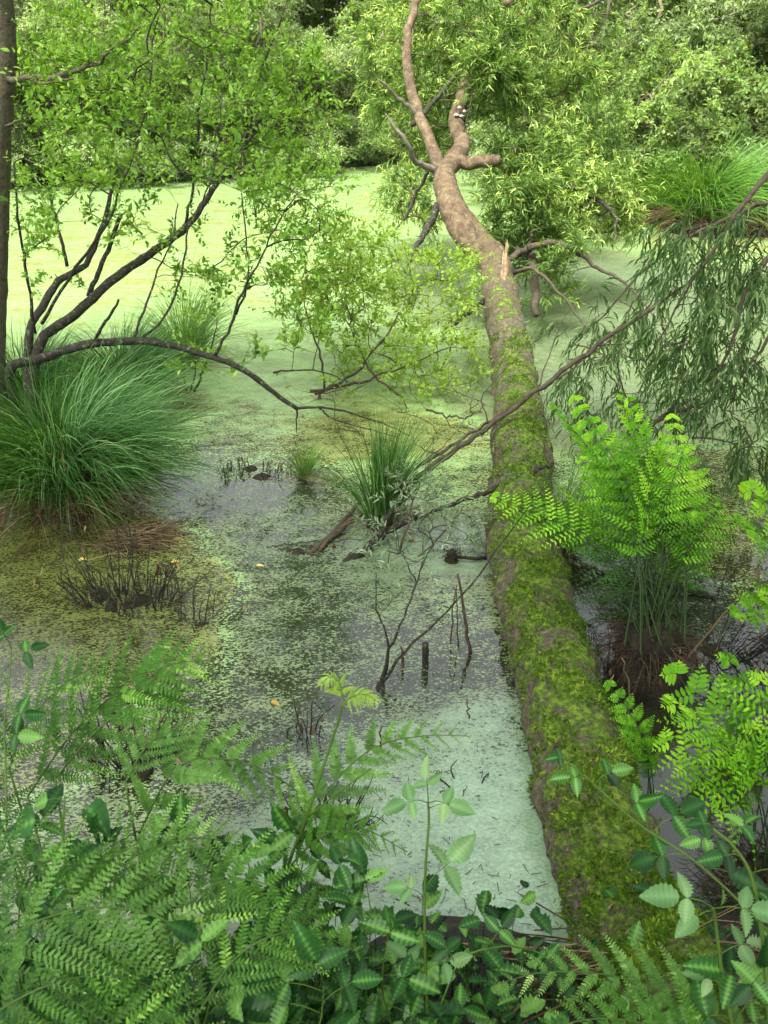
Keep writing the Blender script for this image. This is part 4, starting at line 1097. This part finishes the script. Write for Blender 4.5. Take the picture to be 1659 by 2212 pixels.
# young uncurling bracken stem
yb = np.array([at(560, 2200, 1.45)[0], 1.45, gz(-.2, 1.45)])
YB = thing('young_bracken', 'young dark stemmed bracken with a drooping yellow green tip standing alone in the middle', 'fern', yb)
b = MB(); pa = spline([yb, at(595, 2030, 1.55), at(620, 1880, 1.6), at(660, 1770, 1.62), at(690, 1680, 1.65), at(730, 1560, 1.68), at(740, 1520, 1.68)], 40)
b.tube(pa, np.linspace(.0055, .003, 40), 7, .2, .05, RG(3))
b.tube(spline([at(645, 1800, 1.61), at(620, 1770, 1.58), at(600, 1740, 1.55)], 8), .003, 5, .2)
b.tube(spline([at(665, 1765, 1.62), at(720, 1720, 1.62), at(800, 1660, 1.62)], 8), .0025, 5, .2)
b.build('stalk', MT['stem'], YB)
for pts in ([(740, 1525, 1.68), (735, 1480, 1.68), (715, 1462, 1.66), (690, 1480, 1.64)], [(740, 1525, 1.68), (760, 1505, 1.66), (790, 1500, 1.64), (815, 1515, 1.62)]):
    f_ = MB(); frond_geo(f_, [at(*q_) for q_ in pts], (0, -.4, 1), RG(4), 'bracken', 8, .045, .1, .8, .002, None, .5); f_.build('frond', MT['willow_mid'], YB)

# ------------------------------------------------------------------ brambles and other broad leaved plants
def bramble(name, label, cat, stem, leafs, seed, mat='bramble', stem_r=.004, tpl=BROAD, group=None, stem_mat='stem', width=.6):
    """stem: (u, v, y) list from the root up; leafs: (fraction, direction in picture degrees, leaflet length, leaflets)"""
    rng = RG(seed)
    pa = ipath(stem, 50)
    x0, y0 = pa[0][0], pa[0][1]
    g = gz(x0, y0)
    if pa[0][2] > g: pa = np.vstack([spline([(x0, y0 - .05, g - .03), pa[0]], 8)[:-1], pa])
    t_ = thing(name, label, cat, (pa[0][0], pa[0][1], pa[0][2]), group)
    b_ = MB(); b_.tube(pa, np.linspace(stem_r, stem_r * .5, len(pa)), 6, .5, .04, rng)
    # prickles
    k_ = rng.integers(0, len(pa) - 1, 50); dr = unit(rng.normal(0, 1, (50, 3)))
    b_.sticks(pa[k_], pa[k_] + dr * (stem_r + .0035), .0008, .0001, .7)
    jobs = []
    for f, deg, ll, nl in leafs:
        i_ = min(len(pa) - 1, int(f * (len(pa) - 1)))
        d = np.array([cos(radians(deg)), rng.normal(0, .35), sin(radians(deg))])
        d = unit(d)
        L = ll * 1.0
        e = pa[i_] + d * L * .75 + np.array([0, 0, .01]); e1 = e + d * L * .22
        pt_ = spline([pa[i_], pa[i_] + d * L * .4 + [0, 0, .012], e], 6)
        b_.tube(pt_, .0013, 4, .5)
        if nl >= 3: b_.sticks([e], [e1], .001, .0008, .5)
        jobs.append((e, d, ll, nl))
    so = b_.build('stem', MT[stem_mat], t_)
    for e, d, ll, nl in jobs:
        f_ = MB()
        s_ = unit(np.cross(d, [0, -.5, 1]))
        ds = [d + [0, 0, -.25]]
        if nl >= 3: ds += [d * .12 + s_, d * .12 - s_]
        if nl >= 5: ds += [d * -.25 + s_, d * -.25 - s_]
        for q_, dd in enumerate(ds):
            dd = unit(np.array(dd) + rng.normal(0, .12, 3))
            f_.leaves([e + (d * ll * .22 if q_ == 0 and nl >= 3 else 0)], [dd], [ll * (1 if q_ == 0 else .8) * rng.uniform(.85, 1.1)], tpl, rng, width, np.array([np.clip(rng.normal(.5, .25), 0, 1)]), up=(0, -.55, 1), tilt=.3)
        f_.build('leaf', MT[mat], t_)
    return t_
GB = 'brambles on the near bank'
def autoleaf(rng, f0, f1, n_, ll, nl=3, both=True):
    return [(f0 + (f1 - f0) * k / max(1, n_ - 1), (rng.uniform(-10, 55) if k % 2 else rng.uniform(125, 190)), ll * rng.uniform(.75, 1.15), nl) for k in range(n_)]
rb_ = RG(200)
bramble('bramble', 'upright bramble with a leafy pale top in front of the mint duckweed', 'bramble', [(925, 2230, 1.3), (918, 2050, 1.35), (918, 1900, 1.38), (926, 1780, 1.4), (925, 1735, 1.4)],
        [(1, 95, .05, 3), (1, 20, .055, 3), (1, 165, .055, 3), (.93, -10, .05, 1), (.55, 40, .08, 3), (.5, 150, .05, 3), (.3, 20, .06, 3), (.28, 160, .06, 3), (.15, 170, .055, 3), (.1, 10, .06, 3)], 201, 'bramble_pale', .0042, group=GB)
bramble('bramble', 'bramble side shoot with three broad leaves leaning right below the middle', 'bramble', [(930, 2250, 1.25), (960, 2150, 1.3), (1000, 2070, 1.35), (1080, 2045, 1.38), (1140, 2050, 1.4)],
        [(1, -10, .065, 3), (.72, 60, .06, 3), (.5, 120, .06, 3), (.3, 20, .06, 3), (.62, -70, .05, 1)], 202, 'bramble', .003, group=GB)
bramble('bramble', 'arching bramble crossing in front of the lower mossy trunk', 'bramble', [(1700, 2060, 1.3), (1620, 1970, 1.4), (1500, 1860, 1.5), (1380, 1780, 1.55), (1290, 1700, 1.6), (1225, 1645, 1.62)],
        [(1, 150, .035, 3), (.86, 170, .055, 3), (.84, 40, .05, 3), (.7, 70, .06, 3), (.62, 20, .085, 3), (.5, 200, .075, 3), (.45, 20, .08, 1), (.3, 50, .06, 3)], 203, 'bramble', .0042, group=GB)
bramble('bramble', 'tall bramble with large pale leaves at the lower right in front of the trunk', 'bramble', [(1590, 2260, 1.15), (1560, 2100, 1.2), (1545, 1990, 1.22), (1540, 1960, 1.22)],
        [(1, 165, .075, 3), (.97, 10, .07, 3), (.9, 190, .055, 1), (.5, 10, .06, 3), (.35, 160, .05, 3)], 204, 'bramble_pale', .005, group=GB)
bramble('bramble', 'bramble with a yellowish growing tip at the lower right edge', 'bramble', [(1665, 2240, 1.1), (1650, 2050, 1.2), (1625, 1900, 1.25), (1585, 1830, 1.28), (1540, 1790, 1.3)],
        [(1, 150, .04, 3), (.93, 200, .045, 3), (.85, 20, .05, 3), (.7, 170, .05, 3), (.6, 20, .06, 3), (.45, 10, .06, 3), (.3, 190, .06, 3)], 205, 'bramble', .0055, group=GB)
bramble('bramble', 'bramble leaves at the left edge above the broad bracken', 'bramble', [(15, 1800, 1.5), (12, 1650, 1.6), (10, 1560, 1.65), (20, 1470, 1.7), (25, 1400, 1.75)],
        [(1, 100, .05, 3), (.9, 20, .055, 3), (.8, 170, .05, 3), (.6, 10, .06, 3), (.45, 30, .055, 3)], 206, 'bramble', .003, group=GB)
bramble('bindweed', 'climber with big heart shaped dark leaves at the lower left', 'climber', [(140, 2060, 1.3), (140, 1900, 1.4), (137, 1780, 1.45), (140, 1720, 1.48)],
        [(1, -20, .085, 1), (.95, 190, .05, 1), (.7, 185, .09, 1), (.5, -10, .07, 1), (.3, 170, .07, 1)], 207, 'bramble', .0035, HEART, width=.75)
k_ = 0
where = ['below the pale bracken tip', 'beside the young bracken stem', 'under the heart shaped leaves', 'in the bottom left corner', 'along the bottom left of centre', 'between the dark bracken and the mint water', 'at the foot of the upright bramble', 'at the bottom centre', 'left of the young bracken stalk', 'near the left edge under the bracken', 'below the dead twig cluster', 'at the lower right corner']
for (u, v, u1, v1, y), wtxt in zip([(560, 2130, 540, 1880, 1.45), (700, 2140, 720, 1900, 1.45), (230, 2080, 250, 1860, 1.4), (80, 2240, 120, 2040, 1.15), (430, 2260, 470, 2080, 1.15), (780, 2180, 800, 1960, 1.4), (850, 2230, 830, 2060, 1.3),
                           (680, 2260, 700, 2130, 1.15), (420, 2100, 400, 1850, 1.5), (40, 2060, 60, 1850, 1.4), (620, 2010, 660, 1840, 1.6), (1560, 2280, 1640, 2130, 1.15)], where):
    for s_i in range(1):
        rr = RG(300 + k_)
        bramble('bramble', 'leafy dark green bramble sprig ' + wtxt, 'bramble', [(u, v + 60, y - .06), (u, v, y), ((u + u1) / 2 + rr.uniform(-15, 15), (v + v1) / 2, y + .03), (u1, v1, y + .05)],
                [(1, rr.uniform(60, 120), .085, 3)] + autoleaf(rr, .3, .95, 7, .09, 3), 300 + k_, 'bramble', .0028, [OVATE, BROAD][k_ % 2], GB, width=.52)
    k_ += 1
# low ground cover on the bank nobody could count
rng = RG(120)
b = MB(); NG = 8500
gx = rng.uniform(-1.6, 1.7, NG); gy = rng.uniform(.3, 1.8, NG)
dens = np.where(gx < -.1, 1, np.where(gx < .4, .5, .22))
ok = rng.random(NG) < dens
gx, gy = gx[ok], gy[ok]
gzv = ground_h(gx, gy)
hgt = .36 * rng.random(len(gx)) ** 1.3 * np.clip(1.3 - .25 * np.abs(gy - 1), .4, 1)
P_ = np.stack([gx, gy, gzv + hgt], 1)
b.leaves(P_, unit(rng.normal(0, 1, P_.shape) * [1, 1, .3]), rng.uniform(.03, .085, len(P_)), OVATE, rng, .6, None, tilt=.45)
sel = rng.random(len(P_)) < .35
b.sticks(np.stack([gx, gy, gzv - .02], 1)[sel], P_[sel], .0016, .0009, .2)
o = b.build('undergrowth', MT['bramble']); o['kind'] = 'stuff'

# ------------------------------------------------------------------ sticks, saplings and dead stems in the water
def stick(name, label, cat, lst, r, mat='bark_brown', n_=24, k=7, wig=.006, extra=(), group=None, seed=1, root=None):
    rng = RG(seed)
    pa = ipath(lst, n_) if root is None else spline([root] + [at(*q_) for q_ in lst], n_)
    pa = pa + np.vstack([[0, 0, 0], rng.normal(0, wig, (n_ - 1, 3))])
    b_ = MB(); b_.tube(pa, np.interp(np.linspace(0, 1, n_), np.linspace(0, 1, len(r)), r), k, .5, .08, rng)
    for l2, r2 in extra:
        p2 = ipath(l2, 14) + np.vstack([[0, 0, 0], rng.normal(0, wig * .7, (13, 3))])
        b_.tube(p2, np.interp(np.linspace(0, 1, 14), np.linspace(0, 1, len(r2)), r2), 5, .5, .06, rng)
    o_ = b_.build(name, MT[mat], None, pa[0])
    tag(o_, label, cat, group)
    return o_
stick('fallen_branch', 'longest bare branch slanting from the water up over the trunk to the right', 'branch',
      [(668, 1200, 4.38), (760, 1125, 4.7), (880, 1045, 5.05), (1000, 960, 5.35), (1130, 865, 5.6), (1290, 745, 5.7), (1400, 670, 5.72), (1520, 590, 5.75)], [.020, .020, .019, .018, .017, .015, .012, .005], n_=60, wig=.006,
      extra=[([(1160, 845, 5.7), (1190, 760, 5.9), (1230, 670, 6.0), (1330, 620, 6.1)], [.006, .004, .003, .002]), ([(1060, 920, 5.5), (1040, 860, 5.5), (1100, 790, 5.5), (1180, 690, 5.6)], [.006, .004, .003, .002]),
             ([(1290, 745, 5.7), (1400, 742, 5.7), (1520, 760, 5.6)], [.005, .004, .002]), ([(960, 985, 5.3), (900, 960, 5.2), (880, 900, 5.2)], [.005, .003, .002]), ([(1390, 680, 5.72), (1430, 600, 5.8), (1440, 520, 5.9)], [.006, .004, .002])])
stick('fallen_branch', 'thinner bare branch lying just above the longest one over the trunk', 'branch',
      [(690, 1190, 4.4), (780, 1085, 4.95), (900, 1010, 5.2), (1010, 940, 5.45), (1130, 862, 5.75), (1230, 800, 5.95), (1320, 730, 6.2)], [.013, .013, .012, .011, .010, .008, .004], n_=50,
      extra=[([(900, 1010, 5.2), (960, 960, 5.2), (1010, 900, 5.3)], [.005, .003, .002]), ([(820, 1060, 5), (860, 1120, 4.8), (850, 1160, 4.6)], [.005, .004, .002])])
stick('fallen_branch', 'dark knobbly branch from the water resting on the trunk below the other two', 'branch',
      [(742, 1217, 4.3), (790, 1190, 4.38), (830, 1150, 4.5), (900, 1118, 4.58), (1000, 1080, 4.7), (1080, 1050, 4.78), (1150, 1018, 4.85), (1200, 998, 4.95)], [.020, .024, .020, .015, .014, .014, .013, .008], 'bark_dark', 44, 8, .006,
      extra=[([(815, 1165, 4.45), (835, 1120, 4.5), (860, 1085, 4.55), (882, 1058, 4.6)], [.018, .016, .014, .012])])
stick('fallen_branch', 'pair of bare sticks at the right in front of the hanging leaves', 'branch', [(1380, 930, 5.0), (1450, 895, 5.1), (1520, 870, 5.15), (1590, 845, 5.2)], [.014, .013, .010, .005],
      extra=[([(1400, 920, 5.03), (1470, 875, 5.12), (1550, 830, 5.2)], [.010, .009, .004])])
stick('sunken_branch', 'dark branch lying in the water from the trunk behind the royal fern', 'branch', [(1190, 1212, 4.15), (1260, 1222, 4.15), (1330, 1245, 4.1), (1420, 1262, 4.0), (1500, 1275, 3.95), (1560, 1300, 3.9)], [.018, .018, .017, .016, .018, .012], 'bark_dark', 30)
sp = on(822, 1485)
SPL = thing('sapling', 'spindly silvery leaved sapling rising from a dark root left of the trunk', 'sapling', sp)
pl = Plant(95, .0015, .4)
for lst, r in [([(822, 1485, sp[1]), (845, 1400, 3.25), (870, 1340, 3.3), (900, 1260, 3.4), (935, 1180, 3.5)], [.012, .007, .005, .004, .002]),
               ([(830, 1470, sp[1]), (880, 1400, 3.25), (960, 1330, 3.3), (1040, 1230, 3.4), (1100, 1150, 3.5), (1180, 1050, 3.6)], [.009, .006, .005, .004, .003, .0015]),
               ([(826, 1478, sp[1]), (840, 1390, 3.2), (815, 1310, 3.2), (815, 1240, 3.25)], [.007, .005, .003, .002]),
               ([(900, 1260, 3.4), (870, 1200, 3.4), (850, 1120, 3.45)], [.003, .002, .0015])]:
    pl.limb(ipath(lst, 18), r, 6, .08, .004)
pl.colonize(cloud(RG(96), 34, [(820, 1080, 960, 1230, 3.35, 3.6, 3), (800, 1220, 900, 1330, 3.2, 3.4, 1), (940, 1080, 1020, 1180, 3.4, 3.6, 1)]), .05, .5, .008)
wd = MB(); lf = MB(); pl.wood(wd, 4)
PT = pl.P[[c[-1] for c in pl.chains]]; DT = pl.D[[c[-1] for c in pl.chains]]
shoots(wd, lf, PT, DT + [0, 0, .3], RG(97), 1, .08, 8, .04, .2, FOLD, .5, .1, .2, .0009, .5, .3)
mound(wd, sp, .035, .04, RG(1), 5, 8)
wd.build('stems', MT['bark_dark'], SPL); lf.build('leaves', MT['silver'], SPL)
# silvery leaves sprig growing on the middle branch crossing
SG = thing('leafy_shrub', 'small bush with narrow silvery leaves between the crossed bare branches and the trunk', 'shrub', on(880, 1200))
pl = Plant(98, .0015, .4)
for lst, r in [([(860, 1200, 4.38), (880, 1130, 4.45), (900, 1060, 4.6), (930, 1000, 4.7)], [.008, .006, .004, .002]), ([(900, 1205, 4.35), (960, 1150, 4.45), (1000, 1100, 4.55), (1050, 1060, 4.6)], [.006, .005, .003, .002])]:
    pl.limb(ipath(lst, 14), r, 6, .08, .006)
pl.colonize(cloud(RG(99), 60, [(840, 1020, 960, 1100, 4.4, 4.8, 3), (860, 1090, 1060, 1180, 4.3, 4.6, 2.4), (780, 1130, 880, 1230, 4.2, 4.4, 1), (900, 900, 1010, 1030, 4.8, 5.2, .6)]), .05, .5, .01)
wd = MB(); lf = MB(); pl.wood(wd, 4)
PT = pl.P[[c[-1] for c in pl.chains]]; DT = pl.D[[c[-1] for c in pl.chains]]
shoots(wd, lf, PT, DT + [0, 0, .3], RG(100), 2, .10, 9, .05, .2, FOLD, .6, .1, .2, .0009, .5, .3)
wd.build('stems', MT['bark_brown'], SG); lf.build('leaves', MT['silver'], SG)

# dead reed stalks and posts
GP = 'dead stalks standing in the water left of the trunk'
for k, (u0, v0, u1, v1, r, lab) in enumerate([(973, 1382, 985, 1262, .0035, 'leftmost thin dead stalk leaning right beside the trunk'), (990, 1395, 986, 1270, .003, 'middle thin dead stalk standing nearly upright beside the trunk'),
        (1017, 1410, 990, 1243, .007, 'thickest dead stalk leaning left beside the trunk'), (1012, 1545, 1008, 1510, .003, 'short dead stalk in the pale water below the leaning stalks'), (640, 1570, 650, 1510, .003, 'dead stalk in the open water left of centre'),
        (822, 1620, 823, 1565, .004, 'short pointed dead stalk in the middle of the water'), (870, 1440, 868, 1395, .006, 'dark short stub beside the sapling root')]):
    p0 = on(u0, v0)
    stick('dead_stalk', lab, 'stalk', [(u0, v0 + 6, p0[1] - .01), ((u0 + u1) / 2, (v0 + v1) / 2, p0[1]), (u1, v1, p0[1] + .02)], [r * 1.3, r, r * .8], 'dead', 10, 6, .003, (), GP, k)
for k, (a_, c_, d_, lab) in enumerate([((1480, 1430, 3.1), (1560, 1330, 3.15), (1640, 1232, 3.2), 'long straw coloured dead stalk leaning right beside the royal fern'),
        ((1500, 1180, 3.9), (1440, 1260, 3.6), (1370, 1330, 3.5), 'straw coloured stalk slanting behind the right side of the royal fern'),
        ((1350, 1620, 2.8), (1358, 1500, 2.85), (1345, 1420, 2.85), 'pale upright dead stalk in front of the royal fern root'),
        ((1640, 1235, 3.2), (1638, 1300, 3.2), (1635, 1380, 3.15), 'dead stalk hanging from the tip of the long leaning straw')]):
    stick('dead_stalk', lab, 'stalk', [a_, c_, d_], [.0045, .004, .0025], 'straw', 12, 5, .004, (), 'dead stalks beside the royal fern', 60 + k)
for k, (lst, r_k, lab) in enumerate([([(575, 1180, 4.42), (640, 1190, 4.4), (740, 1215, 4.3)], [.004, .006, .004], 'thin wet stick lying on the water left of the slanting branches'),
        ([(560, 1185, 4.45), (660, 1172, 4.5), (780, 1165, 4.5)], [.003, .004, .003], 'thinnest wet stick crossing under the slanting branches'),
        ([(985, 1640, 2.75), (1000, 1680, 2.68), (1012, 1720, 2.6)], [.004, .007, .006], 'crooked black stick poking out of the mint water'),
        ([(1045, 1680, 2.72), (1065, 1675, 2.7), (1082, 1635, 2.75)], [.005, .004, .003], 'small curled stick on the mint water nearest the trunk'),
        ([(420, 845, 7.0), (435, 810, 6.9), (452, 765, 6.8), (470, 690, 6.8)], [.012, .009, .007, .003], 'dark bent sapling stem rising from the water behind the arching branch'),
        ([(410, 845, 7.0), (425, 790, 7.0), (400, 740, 7.0)], [.008, .006, .003], 'shorter dark stem beside the bent sapling stem')]):
    stick('wet_stick', lab, 'stick', lst, r_k, 'bark_dark', 16, 6, .006, (), None, 80 + k)
p0 = on(918, 1437)
b = MB(); b.tube(spline([p0 + [0, 0, -.05], p0 + [.002, 0, .05], p0 + [-.002, 0, .125]], 8), [.017, .016, .0155, .0155, .015, .015, .014, .013], 9, .5, .08, RG(2))
tag(b.build('wooden_stump', MT['bark_dark'], None, p0), 'stubby rotten post standing in the water right of the sapling', 'post')

def twig_cluster(name, label, c, rad, h, ns, seed, mat='bark_dark', mo=.06, dead_leaves=12, lean=.5, mound_r=None):
    rng = RG(seed)
    t_ = thing(name, label, 'dead plant', (c[0], c[1], 0), 'dead twig clusters in the water')
    b_ = MB()
    for k in range(max(2, int(mo * 60))):
        a = rng.uniform(0, 6.28); q = rad * .6 * sqrt(rng.random())
        mound(b_, (c[0] + q * cos(a) * 1.3, c[1] + q * sin(a) * .6, 0), rad * rng.uniform(.2, .45), mo * rng.uniform(.25, .7), rng, 6, 11)
    b_.build('root_mound', MT['mud'], t_)
    b_ = MB(); lv = MB()
    for k in range(ns):
        a = rng.uniform(0, 6.28); q = rad * .7 * sqrt(rng.random())
        p_ = np.array([c[0] + q * cos(a) * 1.3, c[1] + q * sin(a) * .6, -.02])
        d = unit(np.array([cos(a) * lean * rng.uniform(.2, 1.6), sin(a) * lean * rng.uniform(.2, 1.2), 1]) + rng.normal(0, .15, 3))
        L = h * rng.uniform(.35, 1.15)
        e = p_ + d * L
        pts = [p_, p_ + d * L * .5 + rng.normal(0, .03 * L + .008, 3), e]
        if rng.random() < .4: pts.append(e + unit(np.array([d[0], d[1], -.6]) + rng.normal(0, .3, 3)) * L * .45)
        pa = spline(pts, 10)
        pa[:, 2] = np.maximum(pa[:, 2], -.02)
        b_.tube(pa, np.linspace(.004, .0015, 10) * rng.uniform(.6, 1.3), 4, rng.random(), cap=False)
        for m_ in range(rng.integers(0, 3)):
            s_ = pa[rng.integers(3, 9)]; e2 = s_ + unit(rng.normal(0, 1, 3) + [0, 0, .2]) * L * .3
            b_.tube(spline([s_, (s_ + e2) / 2 + rng.normal(0, .01, 3), e2], 5), [.002, .0018, .0015, .0012, .0008], 4, .5, cap=False)
            if rng.random() < dead_leaves / 20: lv.leaves([e2], [[rng.normal(0, .3), rng.normal(0, .3), -1]], [rng.uniform(.03, .06)], LANCE, rng, .25)
    b_.build('twigs', MT[mat], t_)
    if lv.V: lv.build('withered_leaves', MT['straw'], t_)
twig_cluster('dead_twigs', 'dead twig clump on a black root below the largest tussock', on(270, 1300), .28, .36, 80, 401, mo=.08)
twig_cluster('dead_twigs', 'dead twig clump half hidden behind the broad bracken at left', on(300, 1650), .2, .34, 46, 402, mo=.09)
twig_cluster('dead_twigs', 'small dark dead clump in the pale water behind the young bracken stem', on(715, 1775), .14, .17, 34, 403, mo=.05, lean=.9)
twig_cluster('dead_twigs', 'row of black rotted reed stubs beside the tiny sedge tuft', on(555, 1022), .3, .10, 60, 404, mo=.045, dead_leaves=2, lean=.3)
twig_cluster('dead_twigs', 'thin reddish dead stems beside the small clump left of the mint water', on(420, 1345), .12, .24, 14, 405, mo=.02, dead_leaves=18, lean=.8)
twig_cluster('dead_twigs', 'brown tangle of dead stems right of the mossy trunk', on(1290, 1500), .22, .36, 46, 406, mo=.04, dead_leaves=14, lean=.9)
twig_cluster('dead_twigs', 'brown dead bracken stems leaning right of the royal fern root', on(1520, 1420), .25, .42, 40, 407, mo=.04, dead_leaves=20, lean=.9)
twig_cluster('dead_twigs', 'drooping broken stalks in the water below the dark sapling', on(660, 1590), .08, .16, 8, 408, mo=.0, dead_leaves=6, lean=.5)
twig_cluster('dead_twigs', 'small bent twigs in the pale water beside the trunk', on(1010, 1700), .10, .10, 8, 409, mo=.0, dead_leaves=2, lean=1)
twig_cluster('dead_twigs', 'dark rotten reeds under the leaning bare branches', on(700, 1195), .22, .08, 26, 410, mo=.03, dead_leaves=3, lean=2)
# dead reed mat
b = MB(); rng = RG(130); c = on(305, 1172)
for k in range(170):
    a = rng.normal(0, .5) + (pi if rng.random() < .5 else 0); p_ = np.array([c[0] + rng.normal(0, .09), c[1] + rng.normal(0, .07), rng.uniform(.005, .06)])
    d = np.array([cos(a), sin(a), rng.normal(-.1, .1)]); L = rng.uniform(.06, .2)
    q_ = np.array([p_ - d * L, p_ + d * L]); q_[:, 2] = np.maximum(q_[:, 2], .004)
    b.sticks(q_[:1], q_[1:], .003, .002, rng.random())
tag(b.build('dead_reed_pile', MT['straw'], None, c), 'flat pile of brown dead reeds floating below the largest tussock', 'reed pile')
# small moss chunk
b = MB(); c = on(975, 1212); mound(b, c, .05, .07, RG(5), 7, 12); b.tube(spline([c + [0, 0, .03], c + [.12, -.02, .03], c + [.2, .02, .01]], 8), .01, 6, .5, .2, RG(2))
b.leaves(c + RG(4).normal(0, .03, (300, 3)) * [1, 1, .4] + [0, 0, .05], RG(6).normal(0, 1, (300, 3)), .015, DIAMOND, RG(7), .5)
tag(b.build('rotten_wood_chunk', MT['mud'], None, c), 'rotten mossy wood chunk floating between the silvery bush and the trunk', 'wood chunk')
# floating leaves
k_ = 0
for u, v, lab in [(553, 1222, 'small yellow leaf floating in the middle water below the tussock'), (370, 1215, 'orange leaf floating left of the yellow one'), (1075, 1980, 'thin curved yellow leaf floating on the mint duckweed by the trunk'),
                  (880, 1165, 'yellow leaf caught under the dark knobbly branch'), (585, 1515, 'pale leaf floating near the centre left'), (170, 1210, 'brownish leaf on the olive duckweed at left')]:
    b = MB(); rr = RG(500 + k_); c = on(u, v, .006)
    a = rr.uniform(-.5, .5)
    b.leaves([c], [[cos(a), sin(a), 0.02]], [.05 if 'thin' not in lab else .06], LANCE if 'thin' in lab else OVATE, rr, .25 if 'thin' in lab else .5, np.array([rr.random()]), up=(0, 0, 1), tilt=.1)
    tag(b.build('floating_leaf', MT['yellow_leaf'], None, c), lab, 'leaf', 'fallen leaves floating on the pond'); k_ += 1
# bits of reed, bark and rotten leaf afloat among the duckweed
b = MB(); rng = RG(131); nf = 2600
u_ = rng.uniform(-60, 1700, nf); v_ = 850 + 1250 * rng.random(nf) ** .8
P_ = np.array([on(a_, b_, .004) for a_, b_ in zip(u_, v_)])
cl = np.sin(P_[:, 0] * 5 + 2 * np.sin(P_[:, 1] * 3)) + np.sin(P_[:, 1] * 6 + P_[:, 0] * 4) + rng.normal(0, .6, nf)
P_ = P_[cl > .4]
a_ = rng.uniform(0, 6.28, len(P_)); D_ = np.stack([np.cos(a_), np.sin(a_), 0 * a_], 1); L_ = rng.uniform(.008, .05, len(P_)) * rng.random(len(P_)) ** .5
b.sticks(P_, P_ + D_ * L_[:, None], .0016, .0008, .5)
o = b.build('floating_debris', MT['dead']); o['kind'] = 'stuff'
# dead bracken stems over the root end of the log
b = MB(); rng = RG(140)
for k in range(90):
    u = rng.uniform(1180, 1640); v = rng.uniform(2040, 2190)
    a = rng.normal(0, .45)
    p_ = at(u, v, rng.uniform(1.55, 1.95)); p_[2] = max(p_[2], .02)
    d = np.array([cos(a), sin(a) * .6, rng.normal(.02, .12)]); L = rng.uniform(.12, .38)
    pa = spline([p_ - d * L, p_ + [0, 0, rng.uniform(0, .05)], p_ + d * L + rng.normal(0, .03, 3)], 10)
    b.tube(pa, np.linspace(.0035, .0015, 10) * rng.uniform(.6, 1.2), 5, rng.random(), cap=False)
o = b.build('dead_stem_litter', MT['straw']); o['kind'] = 'stuff'
for o in bpy.data.objects:
    if '_o' in o.keys(): del o['_o']
